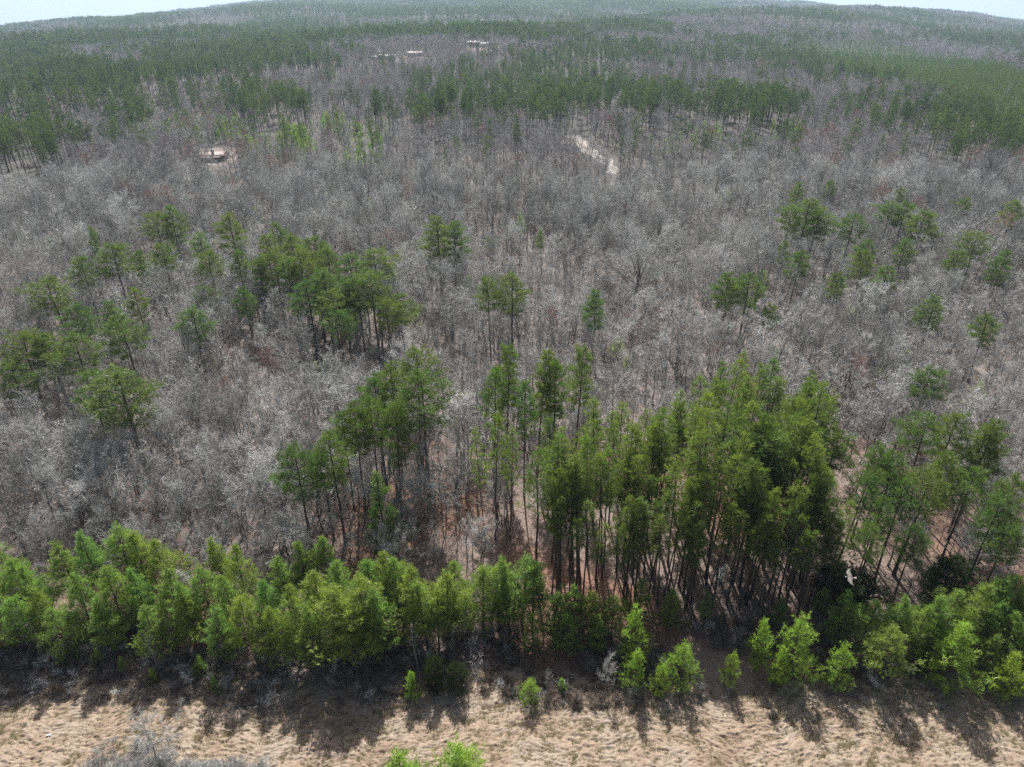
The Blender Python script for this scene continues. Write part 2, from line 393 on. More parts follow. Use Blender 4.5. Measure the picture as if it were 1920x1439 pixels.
P_small = [Proto(*pine_geo(s, 6, rr, .08, 'bush', 44, 5, 6, 8, .27, .036, .08, upr=1.2, lean=.5), M['pbark'], M['pbark'], M['bright'], 6)
           for s, rr in ((31, 1.7), (32, 1.9), (33, 1.5))]
P_cedar = [Proto(*pine_geo(s, 6, 2.1, .0, 'mature', 80, 4, 10, 8, .2, .05, .08, upr=.8, lean=.2), M['pbark'], M['pbark'], M['cedar'], 6) for s in (41, 42)]
def bproto(seed, mt='tbark', mw='twig', **k):
    T, Lb, W_, E = bare_geo(seed, **k); return Proto(T, Lb, W_, M[mt], M[mt], M[mw], k.get('h', 18))
P_bare = [bproto(51, h=17, spread=.26, nl=16, mid=5, fine=2, tw=.05, extra=2), bproto(52, 'fbark', h=19, spread=.22, nl=18, mid=5, fine=2, first=.5, tw=.05, extra=1, trunk=.19),
          bproto(53, h=15, spread=.36, nl=15, mid=6, fine=2, first=.3, tw=.05, extra=2), bproto(54, h=18, spread=.3, nl=15, mid=6, fine=2, first=.42, trunk=.2, tw=.05, extra=2),
          bproto(55, 'fbark', h=16, spread=.2, nl=16, mid=5, fine=2, trunk=.16, tw=.045, extra=1, first=.45)]
P_oak = [bproto(61, 'fbark', h=17, nl=11, fork=True, mid=8, fine=4, trunk=.32, first=.45, tl=1.2, tw=.05, extra=2),
         bproto(62, 'fbark', h=15, nl=10, fork=True, mid=8, fine=4, trunk=.28, first=.4, tl=1.2, tw=.05, extra=2),
         bproto(63, 'fbark', h=14, spread=.45, nl=14, mid=7, fine=4, trunk=.22, first=.3, tl=1.1, tw=.05, extra=2)]
P_fan = [bproto(64, h=20, nl=24, fork=True, mid=9, fine=4, trunk=.42, first=.5, tl=1.3, tw=.045)]
P_redtwig = [bproto(71, mw='red', h=12, spread=.3, nl=12, mid=5, fine=3)]
P_dead = [bproto(81, 'dead', 'dead', h=12, spread=.24, nl=12, mid=4, fine=1, extra=1, tw=.05, tl=.7, trunk=.14),
          bproto(82, 'dead', 'dead', h=6, spread=.45, nl=12, mid=5, fine=2, extra=1, tw=.03, tl=.5, trunk=.09, first=.15)]
P_sap = [bproto(91, h=6, spread=.4, nl=14, mid=6, fine=4, trunk=.08, tl=.5, tw=.026, first=.12)]
def bloom(seed, m, h=7):
    T, Lb, W_, E = bare_geo(seed, h=h, spread=.4, nl=11, mid=5, fine=2, extra=2, first=.25, trunk=.09)
    W_ = merge(Lb, W_)
    g = np.random.RandomState(seed); E = E[g.rand(len(E)) < .75]; B = np.repeat(E, 4, 0) + g.randn(len(E) * 4, 3) * .09
    Nd = Geo(); Nd.add(blades(B, unit(g.randn(len(B), 3)), .13, .11, g), np.repeat(g.rand(len(B)), 3))
    return Proto(T, W_, Nd, M['tbark'], M['twig'], M[m], h)
P_bloom = [bloom(95, 'blossom')]; P_pale = [bloom(96, 'palebud', 9)]

# ------------------------------------------------------------------ ground sheet
def build_ground():
    d = np.concatenate([[-400, -200, -100, -40, 0, 20, 35], np.arange(45, 150, 1.6), np.geomspace(150, 12500, 190)])
    xs = np.concatenate([-np.geomspace(1, 161, 90)[::-1] + 1, np.geomspace(1, 161, 90)[1:] - 1]) / 160.0
    X = []; Y = []
    for y in d:
        wd = max(160, abs(y) * 1.35 + 90); X.append(xs * wd); Y.append(np.full(len(xs), y))
    X = np.array(X); Y = np.array(Y); Z = gz(X, Y); nc = len(xs)
    i = np.arange(len(d) - 1)[:, None] * nc + np.arange(nc - 1)[None]
    F = np.stack([i, i + 1, i + 1 + nc, i + nc], -1).reshape(-1, 4)
    x, y = X.ravel(), Y.ravel(); pxx, pyy = proj(x, y, Z.ravel())
    near = 1 - sm(95, 150, y)
    straw = np.clip(.25 + .75 * sm(-.3, .5, noise2(x, y, 9, 3)), 0, 1) * near * (1 - .6 * ((x < -35) & (y > 85)))
    straw = np.where(y > 120, 0, straw)
    brush = np.clip(sm(0, .9, noise2(x, y, 6, 5)), 0, 1) * (1 - sm(66, 74, y)) * .7
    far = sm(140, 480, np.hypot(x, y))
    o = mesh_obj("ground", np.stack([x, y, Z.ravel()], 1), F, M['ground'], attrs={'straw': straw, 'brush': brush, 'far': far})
    o.data.shade_smooth(); tag(o, kind='structure')
def field_edge(x):
    return 62.6 + 1.6 * np.sin(x * .13 + 1) + 1.0 * np.sin(x * .31 + 2) + .5 * np.sin(x * .9) + .0009 * (x - 8) ** 2 * 0
def build_field():
    def hf(X, Y):
        swirl = Y + 2.2 * np.sin(X * .06 + .5) + .9 * np.sin(X * .17 + Y * .2)
        rg = np.random.RandomState(77)
        def lump(k):
            a = rg.randn(*X.shape)
            for _ in range(2):
                for ax_ in (0, 1):
                    c = np.cumsum(np.pad(a, [(k, k) if q_ == ax_ else (0, 0) for q_ in (0, 1)], mode='wrap'), axis=ax_); a = (c[2 * k:] - c[:-2 * k]) if ax_ == 0 else (c[:, 2 * k:] - c[:, :-2 * k])
            return a / a.std()
        n = .006 * np.sin(swirl * 6.5 + noise2(X, Y, 2.5, 21) * 2.2) * (.4 + noise2(X, Y, 8, 27) ** 2) + .045 * rg.randn(*X.shape) + .055 * lump(1) + .05 * lump(3)
        # two faint wheel tracks
        for off, am in ((53.0, .05), (57.5, .06)):
            tr = Y - off + 1.5 * np.sin(X * .05 + off); n -= am * np.exp(-(tr / .35) ** 2)
        return n
    xs = np.arange(-88, 88.01, .2); ys = np.arange(43, 70, .15)
    X, Y = np.meshgrid(xs, ys); e = field_edge(X); k = np.clip((Y - 43) / 27, 0, 1)
    Y = 43 + k * (e - 43)
    fade = np.clip((e - Y) / .8, 0, 1)
    Z = gz(X, Y) + .02 + (hf(X, Y) + .17) * fade
    nc = len(xs); i = np.arange(len(ys) - 1)[:, None] * nc + np.arange(nc - 1)[None]
    F = np.stack([i, i + 1, i + 1 + nc, i + nc], -1).reshape(-1, 4)
    o = mesh_obj("field", np.stack([X.ravel(), Y.ravel(), Z.ravel()], 1), F, M['field']); o.data.shade_smooth(); tag(o, kind='structure')
    # the rest of the field, towards and past the camera's foot
    xs2 = np.arange(-160, 160.1, 2.0); ys2 = np.concatenate([np.arange(-90, 43, 2.0), [43.4]]); X, Y = np.meshgrid(xs2, ys2); nc = len(xs2)
    Z = gz(X, Y) + .14 + .04 * noise2(X, Y, 6, 25); i = np.arange(len(ys2) - 1)[:, None] * nc + np.arange(nc - 1)[None]
    F = np.stack([i, i + 1, i + 1 + nc, i + nc], -1).reshape(-1, 4)
    tag(mesh_obj("field", np.stack([X.ravel(), Y.ravel(), Z.ravel()], 1), F, M['field']), kind='structure')
build_ground(); build_field()
def patch(name, poly_px, material, lift=.06, kind='structure', px=True):
    """a sheet following the ground, outline given as survey points"""
    pts = [at(*p)[:2] for p in poly_px] if px else poly_px
    P = np.array(pts); c = P.mean(0); rings = 6; V = []; F = []; n = 40
    seg = np.linalg.norm(np.roll(P, -1, 0) - P, axis=1); cum = np.concatenate([[0], np.cumsum(seg)]); Q = np.vstack([P, P[:1]])
    s = np.linspace(0, cum[-1], n, endpoint=False); O = np.stack([np.interp(s, cum, Q[:, k]) for k in (0, 1)], 1)
    V.append([*c, gz(*c) + lift])
    for r in range(1, rings + 1):
        for k in range(n):
            q = c + (O[k] - c) * r / rings; V.append([q[0], q[1], float(gz(q[0], q[1])) + lift])
    T = [[0, 1 + k, 1 + (k + 1) % n] for k in range(n)]
    for r in range(rings - 1):
        for k in range(n):
            a, b = 1 + r * n + k, 1 + r * n + (k + 1) % n; F.append([a, a + n, b + n, b])
    return tag(mesh_obj(name, V, [np.array(F), np.array(T)], material), kind=kind)

# ------------------------------------------------------------------ clearings, track, buildings
def ribbon(name, line, width, material, lift=.06):
    """a track following the ground along a centre line"""
    P = np.array([at(*p)[:2] for p in line]); cum = np.concatenate([[0], np.cumsum(np.linalg.norm(np.diff(P, axis=0), axis=1))]); n = 60
    s_ = np.linspace(0, cum[-1], n); C = np.stack([np.interp(s_, cum, P[:, k]) for k in (0, 1)], 1); t = unit(np.gradient(C, axis=0)); nr = np.stack([-t[:, 1], t[:, 0]], 1)
    q = np.random.RandomState(4); V = []; m = 7
    for i in range(n):
        w_ = width * (.8 + .25 * math.sin(i * .5) + .15 * q.rand()) * min(1, .3 + (n - 1 - i) * .12)
        for k in np.linspace(-.5, .5, m):
            p = C[i] + nr[i] * w_ * k; V.append([p[0], p[1], float(gz(p[0], p[1])) + lift])
    a = (np.arange(n - 1)[:, None] * m + np.arange(m - 1)[None]).ravel(); F = np.stack([a, a + m, a + m + 1, a + 1], 1)
    return tag(mesh_obj(name, V, F, material), kind='structure')
ribbon("dirt_road", [(1072, 254), (1086, 264), (1094, 276), (1112, 290), (1132, 300), (1142, 312), (1150, 328)], 8.5, M['sand'])
ribbon("dirt_road", [(1436, 340), (1440, 356), (1438, 372), (1436, 392)], 3.2, M['sand'])
patch("clearing", [(372, 279), (440, 277), (462, 286), (448, 300), (412, 314), (376, 306)], M['clay'])
patch("clearing", [(358, 217), (380, 214), (388, 221), (366, 228)], M['clay'])
patch("clearing", [(735, 108), (790, 103), (805, 113), (760, 119), (742, 117)], M['clay'])
patch("clearing", [(870, 92), (905, 90), (925, 97), (880, 100)], M['clay'])
patch("clearing", [(1372, 152), (1392, 152), (1396, 162), (1376, 163)], M['sand'])
def box(x0, x1, y0, y1, z0, z1):
    V = np.array([[x, y, z] for z in (z0, z1) for y in (y0, y1) for x in (x0, x1)], float)
    F = np.array([[0, 2, 3, 1], [4, 5, 7, 6], [0, 1, 5, 4], [2, 6, 7, 3], [0, 4, 6, 2], [1, 3, 7, 5]]); return V, F
def G(*bs):
    g = Geo()
    for b in bs: g.add(b)
    return g
def gmesh(name, g, m, parent=None):
    v, a = g.get(); return mesh_obj(name, v, g.faces(), m, parent)
M['roof_tan'] = plain("weathered_tin_roof", (.36, .27, .235), .6, var=.25, scale=.6); M['wood'] = plain("dark_board_wall", (.13, .10, .085), .85)
M['white'] = plain("white_painted_metal", (.66, .66, .64), .45, var=.03); M['glass'] = plain("dark_window_glass", (.03, .035, .04), .12, var=.02)
M['grey'] = plain("grey_metal", (.22, .23, .24), .5); M['cream'] = plain("pale_siding", (.62, .60, .54), .7, var=.05)
def house(px, py, L, Wd, hw, hr, label, cat, name, roof, wall, rz=0, chimney=False, porch=False):
    x, y, z = at(px, py); e = bpy.data.objects.new(name, None); COL.objects.link(e); e.location = (x, y, z); e.rotation_euler = (0, 0, rz)
    gb = np.array([[s * L / 2, t * Wd / 2, hw] for s in (-1, 1) for t in (-1, 1)] + [[s * L / 2, 0, hw + hr - .12] for s in (-1, 1)])
    wl = G(box(-L / 2, L / 2, -Wd / 2, Wd / 2, -.6, hw)); wl.add((gb, np.array([[0, 1, 4], [2, 5, 3]]))); gmesh('wall', wl, wall, e)
    o = .5; R_ = Geo(); a = L / 2 + o; b = Wd / 2 + o; zz = hw - o * hr / (Wd / 2)
    for s in (-1, 1):
        V = np.array([[-a, s * b, zz], [a, s * b, zz], [a, 0, hw + hr], [-a, 0, hw + hr]]); V2 = V - [0, 0, .12]
        F = np.array([[0, 1, 2, 3], [4, 7, 6, 5], [0, 4, 5, 1], [1, 5, 6, 2], [3, 2, 6, 7], [0, 3, 7, 4]]); R_.add((np.vstack([V, V2]), F))
    for k in np.arange(-a + .6, a, .9): R_.add(box(k, k + .05, -.06, .06, hw + hr, hw + hr + .04))
    rf = gmesh('roof', R_, roof, e)
    if chimney: gmesh('chimney', G(box(-.1, 1.2, -Wd * .32, -Wd * .32 + 1.0, hw - .3, hw + hr + 1.2), box(-.2, 1.3, -Wd * .32 - .1, -Wd * .32 + 1.1, hw + hr + 1.2, hw + hr + 1.4)), M['grey'], rf)
    gmesh('door', G(box(-.5, .5, -Wd / 2 - .06, -Wd / 2 - .003, .1, 2.15)), M['grey'], e)
    for k in (-L * .34, -L * .16, L * .2, L * .36): gmesh('window', G(box(k - .5, k + .5, -Wd / 2 - .05, -Wd / 2 - .003, 1.0, 2.1)), M['glass'], e)
    if porch:
        pg = G(box(-L / 2, L * .4, -Wd / 2 - 2.6, -Wd / 2 - .1, hw - .35, hw - .22)); [pg.add(box(k, k + .14, -Wd / 2 - 2.5, -Wd / 2 - 2.36, -.5, hw - .35)) for k in np.linspace(-L / 2 + .1, L * .4 - .3, 5)]
        gmesh('porch', pg, roof, e)
    tag(e, label, cat); return e
house(402, 300, 12.5, 7.5, 2.7, 1.5, 'low cabin with a weathered pinkish tin roof and grey chimney in a small clearing', 'cabin', 'cabin', M['roof_tan'], M['wood'], R(3), True, True)
house(709, 112, 12, 7, 2.6, 1.3, 'small white-roofed house at the left end of the distant pale clearing', 'house', 'house', M['white'], M['cream'], R(5))
house(727, 111, 18, 8, 3.2, 1.6, 'long white-roofed building beside the distant pale clearing, right of a smaller house', 'house', 'house', M['white'], M['cream'], R(-4))
house(778, 106, 16, 9, 3, 2.2, 'house with a pinkish tan roof at the right end of the distant pale clearing', 'house', 'house', M['roof_tan'], M['cream'], R(12))
house(886, 85, 18, 8, 3.2, 1.6, 'farthest white-roofed building, behind a row of distant bare trees', 'house', 'house', M['white'], M['cream'], R(3))
house(908, 87, 9, 6, 2.8, 1.4, 'farthest small white-roofed shed, right of the longest far building', 'shed', 'shed', M['white'], M['cream'], R(3))
# white hut among the trunks
x, y, z = at(803, 506)
e = bpy.data.objects.new("hunting_blind", None); COL.objects.link(e); e.location = (x, y, z)
gmesh('cabin', G(box(-.75, .75, -.7, .7, .55, 2.0)), M['white'], e)
gmesh('roof', G(box(-.9, .9, -.85, .85, 2.003, 2.1)), M['white'], e)
gmesh('window', G(box(-.45, .45, -.73, -.703, 1.25, 1.6)), M['glass'], e)
for sx in (-.68, .60):
    for sy in (-.62, .54): gmesh('leg', G(box(sx, sx + .08, sy, sy + .08, -.3, .547)), M['grey'], e)
tag(e, 'small white box blind on legs among bare trunks below a pine pair', 'hunting blind')
x, y, z = at(93, 1381)
g = Geo(); q = np.random.RandomState(3); n = 7
u = np.linspace(0, 1, n); U, Vv = np.meshgrid(u, u); Zc = .10 * np.sin(U * 7) * np.cos(Vv * 6) + .16
V = np.stack([(U - .5) * .5 + .03 * q.randn(n, n), (Vv - .5) * .35 + .03 * q.randn(n, n), Zc + .02 * q.randn(n, n)], -1).reshape(-1, 3); i = np.arange(n - 1)[:, None] * n + np.arange(n - 1)
V2 = V - [0, 0, .012]; F = np.stack([i, i + 1, i + 1 + n, i + n], -1).reshape(-1, 4); g.add((V, F)); g.add((V2, F[:, ::-1]))
o = gmesh("litter_bag", g, M['white']); o.location = (x, y, z + .12); tag(o, 'tiny crumpled white scrap lying on the dry field at far left', 'litter')

# ------------------------------------------------------------------ hawk in flight
def hawk():
    M['hawk'] = plain("hawk_plumage", (.15, .13, .12), .8, var=.3, scale=9.); M['tailf'] = plain("rufous_tail", (.55, .36, .29), .8, var=.1); M['pale'] = plain("pale_head", (.5, .48, .46), .8, var=.1)
    # body: loft along -x (head) .. +x (rump); wings are grown out of the same sheet of vertices
    st = [(-.26, .012, .010, 0), (-.245, .028, .028, .0), (-.21, .036, .036, .0), (-.17, .040, .038, -.004), (-.12, .062, .055, -.012), (-.04, .078, .066, -.016), (.05, .070, .056, -.012), (.14, .046, .036, -.004), (.20, .030, .018, 0)]
    n = 12; V = []; F = []
    for x, w, h, zo in st:
        for k in range(n):
            a = 2 * math.pi * k / n; V.append([x, w * math.cos(a), h * math.sin(a) + zo])
    for i in range(len(st) - 1):
        for k in range(n): F.append([i * n + k, i * n + (k + 1) % n, (i + 1) * n + (k + 1) % n, (i + 1) * n + k])
    V.append([-.262, 0, 0]); V.append([.21, 0, 0]); c0, c1 = len(V) - 2, len(V) - 1
    T = [[c0, (k + 1) % n, k] for k in range(n)] + [[c1, (len(st) - 1) * n + k, (len(st) - 1) * n + (k + 1) % n] for k in range(n)]
    # wings: (y, leading x, trailing x, z)
    prof = [(.03, -.13, .10, .02), (.14, -.15, .13, .035), (.27, -.19, .10, .05), (.38, -.18, .07, .055), (.48, -.12, .07, .06), (.57, -.04, .08, .065), (.63, .04, .09, .07)]
    for s in (-1, 1):
        b = len(V)
        for (yy, xl, xt, zz) in prof:
            for top in (1, -1):
                for q in (0, .25, .6, 1):
                    th = .016 * (1 - yy) * math.sin(math.pi * min(.92, q + .12)); V.append([xl + (xt - xl) * q, s * yy, zz + top * th + .02 * math.sin(q * 3)])
        for i in range(len(prof) - 1):
            for top in (0, 4):
                for q in range(3):
                    a = b + i * 8 + top + q; F.append([a, a + 1, a + 9, a + 8])
            a = b + i * 8; F.append([a, a + 8, a + 12, a + 4]); F.append([a + 3, a + 7, a + 15, a + 11])
        # fingered primaries
        for q in range(5):
            yy0 = .50 + .032 * q; x0 = -.085 + .04 * q; yb = yy0 + .11 - .012 * q; a = len(V)
            V += [[x0 - .016, s * yy0, .064], [x0 + .02, s * yy0, .064], [x0 + .05, s * yb, .085], [x0 + .035, s * (yb + .01), .085]]; V += [[p[0], p[1], p[2] - .004] for p in V[-4:]]
            F += [[a, a + 1, a + 2, a + 3], [a + 7, a + 6, a + 5, a + 4], [a, a + 3, a + 7, a + 4], [a + 1, a + 5, a + 6, a + 2]]
    o = mesh_obj("hawk", V, [np.array(F), np.array(T)], M['hawk']); o.data.shade_smooth()
    tv = []; tf = []
    for k in range(7):
        a0 = -.34 + k * .115; a1 = a0 + .13
        for zz in (.0, -.004):
            tv += [[.17, .02 * math.sin(a0), zz + .001 * k], [.17 + .20 * math.cos(a0), .20 * math.sin(a0), zz + .001 * k], [.17 + .205 * math.cos(a1), .205 * math.sin(a1), zz + .001 * k], [.17, .02 * math.sin(a1), zz + .001 * k]]
        b = k * 8; tf += [[b, b + 1, b + 2, b + 3], [b + 7, b + 6, b + 5, b + 4], [b + 1, b + 5, b + 6, b + 2]]
    mesh_obj("tail", tv, np.array(tf), M['tailf'], o)
    hd = Geo(); th = np.linspace(0, math.pi, 7); ph = np.linspace(0, 2 * math.pi, 11)[:-1]
    Vh = np.array([[-.25 - .045 * math.cos(t), .031 * math.sin(t) * math.cos(p), .004 + .031 * math.sin(t) * math.sin(p)] for t in th for p in ph])
    Fh = np.array([[i * 10 + k, i * 10 + (k + 1) % 10, (i + 1) * 10 + (k + 1) % 10, (i + 1) * 10 + k] for i in range(6) for k in range(10)]); hd.add((Vh, Fh))
    h_ = gmesh("head", hd, M['pale'], o); bk = Geo(); bk.add(tubes(np.array([-.292, 0, 0]), np.array([-.318, 0, -.012]), .010, .003, 5)); gmesh("beak", bk, M['grey'], h_)
    d = ray(1594, 1083); d = d / np.linalg.norm(d); p = np.array([0, 0, CAM_H]) + d * 50
    o.location = p; o.rotation_euler = (R(6), R(-4), R(-14)); tag(o, 'pale hawk gliding with spread wings above the dark gap in the pines', 'bird')
hawk()

# ------------------------------------------------------------------ the pines one can tell apart: (crown top x, y, height, kind, width)
def lab(pts, size, what, where, start=0):
    pass
ORD = ['leftmost', 'second', 'third', 'fourth', 'fifth', 'sixth', 'seventh', 'eighth', 'ninth', 'tenth', 'eleventh', 'twelfth', 'thirteenth', 'fourteenth', 'fifteenth', 'sixteenth', 'seventeenth', 'eighteenth']
PINES = []           # (x, y) for the scatter to keep clear of
SHADE_X, SHADE_D = [0, 300, 380, 560, 690, 760, 860, 1150, 1600, 1660, 1920], [56.5, 57, 53, 51.5, 52.5, 55, 60, 60, 58.5, 54, 52]
def fit(px, py, h):
    """keep a belt tree far enough back for its shadow to end at the lit field"""
    d = ray(px, py); t = -d[2] / d[1]; s_ = np.interp(px, SHADE_X, SHADE_D)
    return max(3.5, min(h, (CAM_H - s_ * t) / (1 + .93 * t)))
def row(tops, protos, look, place, name='pine_tree', cat='pine tree', group=None, H=None, gen=None):
    """one pine per survey point, each with a label that gives its place in its cluster from left to right"""
    tops = sorted(tops, key=lambda t: t[0]); n = len(tops)
    for i, t in enumerate(tops):
        px, py, h = t[0], t[1], t[2]; wd = t[3] if len(t) > 3 else 1.0
        h = fit(px, py, h); x, y, z = at(px, py, h); PINES.append((x, y))
        if n == 1: pos = ''
        elif i == 0: pos = ', leftmost'
        elif i == n - 1: pos = ', rightmost'
        else: pos = ', ' + ORD[i] + ' from the left'
        own = t[4] if len(t) > 4 else look
        plant(name, protos[int(RG.randint(len(protos)))], x, y, h, f'{own} {place}{pos}', cat, group, wide=wd * (1.3 if protos is P_mature and 330 < py < 720 else (1.32 if protos is P_edge else 1.0)) * (.92 + .2 * RG.rand()), tilt=(RG.randn() * .02, RG.randn() * .02))
dk = 'dark green pine'
row([(90, 520, 22, 1.2), (140, 572, 20, 1.1, 'loose lighter green pine'), (150, 482, 20), (168, 425, 19, .5, 'thin small-headed pine'), (207, 457, 22, 1.3, 'round-headed spreading pine'), (208, 565, 18)], P_mature, dk, 'in the upper left bare wood', group='pines of the upper left wood')
row([(285, 400, 22, 1.1), (317, 385, 23, 1.0), (300, 457, 20, 1.0), (376, 436, 20, .7), (388, 470, 20, 1.0), (430, 400, 23, 1.2, 'broad-crowned lone pine'), (385, 536, 15, 1.1, 'short olive green pine'), (356, 578, 18, 1.3, 'wide bright-topped pine')], P_mature, dk, 'in the loose group above left of centre', group='pines above left of centre')
row([(30, 625, 21, 1.2), (80, 625, 20, 1.1), (130, 632, 21, 1.2), (225, 597, 20, 1.25, 'dense round pine'), (12, 682, 18, 1.2, 'yellowish green pine'), (158, 705, 20, .9), (218, 695, 23, 1.45, 'largest spreading bright green pine')], P_mature, 'dark rounded pine', 'of the left edge clump', group='pines of the left edge clump')
row([(440, 470, 19, .8), (455, 540, 17, .8), (255, 470, 19, .8), (250, 540, 18, .9)], P_mature, 'thin pine', 'in front of the loose group above left of centre')
row([(482, 485, 20), (520, 420, 22, .6), (496, 440, 21), (546, 438, 22, 1.1), (586, 445, 22), (612, 462, 22, .9), (534, 490, 21, .8), (590, 503, 20), (640, 520, 21, 1.1), (652, 482, 22, 1.1), (700, 470, 22, 1.2), (560, 470, 22, 1.1), (625, 548, 19, 1.1), (575, 528, 20, 1.1), (606, 505, 22, 1.1), (668, 520, 21, 1.1), (635, 585, 18, 1.0), (510, 470, 22, 1.0)], P_mature, 'tall straight pine', 'in the dense group left of centre', group='pines of the group left of centre')
row([(696, 515, 23, 1.2), (722, 565, 19, 1.0), (750, 553, 18, 1.4, 'pale green wide-spreading pine')], P_mature, 'bushy pine', 'at the right end of the group left of centre')
row([(820, 405, 24, 1.2), (850, 415, 23, 1.1)], P_mature, 'dark pine of the pair', 'standing alone in the middle bare wood')
row([(805, 482, 14, .6)], P_mature, 'small dark pine', 'just above the white box blind')
row([(918, 522, 21, .9, 'sparse yellowing pine'), (960, 515, 22, 1.1)], P_mature, 'round-headed pine', 'of the central pair on thin trunks')
row([(1017, 432, 14, .6)], P_mature, 'small lone green pine', 'in the bare wood right of the dark pine pair')
row([(1118, 545, 19, 1.0)], P_mature, 'lone lollipop-shaped pine', 'left below the widest bare tree')
row([(1372, 513, 21, .9), (1406, 516, 20, 1.1), (1447, 570, 15, .8, 'lower small pine')], P_mature, 'green pine', 'of the trio right of the widest bare tree')
row([(1503, 342, 19, .9), (1516, 372, 24, 1.5, 'biggest dark green pine'), (1484, 388, 22, 1.0), (1472, 452, 17, .7), (1600, 403, 21, 1.2, 'flat-topped yellow-green pine'), (1556, 338, 16, .9), (1533, 395, 22, 1.1)], P_mature, 'dark pine', 'of the upper right clump', group='pines of the upper right clump')
row([(1625, 470, 19, 1.0), (1672, 380, 20, 1.1, 'pale green pine'), (1702, 380, 21, 1.0), (1737, 395, 22, 1.2), (1688, 352, 15, .8), (1812, 372, 17, .9, 'small pale pine')], P_mature, 'dark pine', 'beside the pinkish open ground at upper right', group='pines by the pinkish open ground')
row([(1800, 470, 18, 1.0), (1700, 450, 19, .9), (1630, 450, 18, .9), (1885, 470, 19, 1.0), (1860, 590, 17, 1.0), (1500, 470, 19, .9)], P_mature, 'slim dark pine', 'of the sparse upper right scatter', group='pines of the upper right scatter')
row([(1905, 376, 20, 1.1), (1838, 438, 20, 1.2, 'dark drooping pine'), (1576, 510, 17, .8), (1664, 500, 18, 1.1), (1757, 556, 17, 1.2, 'flat-topped bright pine'), (1748, 688, 17, 1.2, 'mottled yellow-green pine')], P_mature, 'leaning pine', 'scattered in the right-hand bare wood', group='pines scattered in the right wood')
row([(775, 658, 24, .8), (735, 680, 24, .75), (702, 705, 23, .85), (788, 702, 25, .95, 'taller open-crowned pine'), (690, 748, 23, .8), (732, 755, 23, .9), (660, 760, 22, .9), (616, 808, 22, 1.1), (552, 842, 21, 1.2, 'yellowish flat-topped pine'), (640, 775, 20, .8), (600, 842, 18, .9)], P_mature, 'tall pine', 'of the centre-left line', group='pines of the centre-left line')
row([(710, 880, 18, 1.25)], P_dark, 'dark low-branched bushy pine', 'below the centre-left line')
row([(948, 648, 27, .8), (922, 690, 25, .72), (1010, 655, 27, .85), (1046, 676, 26, .8), (1088, 648, 26, .8), (985, 712, 24, .6)], [P_mature[1], P_mature[3]], 'tallest dark pine', 'in the central clump', group='pines of the central clump')
row([(925, 770, 25, 1.0), (905, 800, 22, .9), (955, 800, 22, .8)], P_plant, 'slender pine', 'just below left of the central clump')

# plantation stand
STAND = [(1000, 860), (1040, 760), (1130, 735), (1210, 742), (1290, 715), (1330, 672), (1420, 660), (1490, 640), (1560, 685), (1585, 800), (1600, 985), (1500, 1015), (1300, 985), (1130, 985), (1030, 940)]
zone_words = {('l', 't'): 'slender pine at the upper left corner of the dense stand right of centre', ('l', 'b'): 'slender pine at the lower left edge of the dense stand right of centre',
              ('m', 't'): 'slender pine along the top of the dense stand right of centre', ('m', 'b'): 'slender pine at the lower middle of the dense stand right of centre',
              ('r', 't'): 'tall dark pine at the highest right corner of the dense stand', ('r', 'b'): 'slender pine at the lower right edge of the dense stand right of centre'}
q = np.random.RandomState(12)
for py in np.arange(645, 1010, 29.0):
    for px in np.arange(985, 1610, 31.0):
        a, b = px + q.randn() * 9 + (18 if int(py / 31) % 2 else 0), py + q.randn() * 8
        if not inpoly(np.array([a]), np.array([b]), STAND)[0]: continue
        if q.rand() < .12: continue
        h = 22.5 + q.randn() * 2.2 + (2.0 if a > 1300 and b < 800 else 0) - (2.5 if b > 900 else 0); h = fit(a, b, h); x, y, z = at(a, b, h)
        kx = 'l' if a < 1170 else ('m' if a < 1400 else 'r'); ky = 't' if b < 825 else 'b'; PINES.append((x, y))
        lb = zone_words[(kx, ky)]; plant('pine_tree', (P_plant if q.rand() < .75 or not (kx == 'r' and ky == 't') else P_mature)[q.randint(5)], x, y, h, lb, 'pine tree', lb.replace('slender pine', 'slender pines').replace('tall dark pine', 'tall dark pines'), wide=.95 + .35 * q.rand(), tilt=(q.randn() * .035, q.randn() * .035))
row([(1790, 775, 21, 1.2), (1752, 780, 21, 1.0), (1870, 790, 22, 1.1), (1856, 802, 21, 1.0), (1690, 852, 20, 1.1), (1650, 835, 19, .9), (1622, 882, 19, 1.0), (1702, 905, 19, 1.0), (1905, 890, 20, 1.0), (1880, 935, 19, 1.2), (1745, 882, 20, 1.3), (1660, 935, 18, .9), (1640, 985, 17, 1.0), (1780, 850, 20, 1.0), (1725, 985, 16, .9), (1895, 985, 17, 1.1), (1832, 880, 19, 1.0)], P_mature, 'grey-green pine', 'in the right edge stand', group='pines of the right edge stand')
# bushy pines along the field edge
row([(-18, 1062, 12), (-30, 1010, 12), (-25, 1110, 11), (45, 1060, 12), (110, 1020, 12), (150, 998, 13), (210, 985, 13, 1.1), (245, 1000, 13), (290, 1012, 12), (62, 1100, 11), (130, 1080, 12), (192, 1060, 13), (252, 1062, 12), (302, 1072, 12), (18, 1120, 11), (20, 1050, 12), (95, 1140, 10), (175, 1125, 11)], P_edge, 'bushy bright green pine', 'of the edge belt at far left', group='edge belt pines at far left', name='young_pine', cat='young pine')
row([(395, 1008, 12, .8), (437, 1025, 12, .8, 'loose pale pine'), (368, 1060, 12), (420, 1082, 12), (345, 1110, 11), (330, 1088, 12), (452, 1120, 12), (490, 1090, 12), (400, 1140, 11), (500, 1135, 11), (540, 1100, 13), (270, 1135, 10)], P_edge, 'bushy pine', 'of the edge belt beside the far left clump', group='edge belt pines left', name='young_pine', cat='young pine')
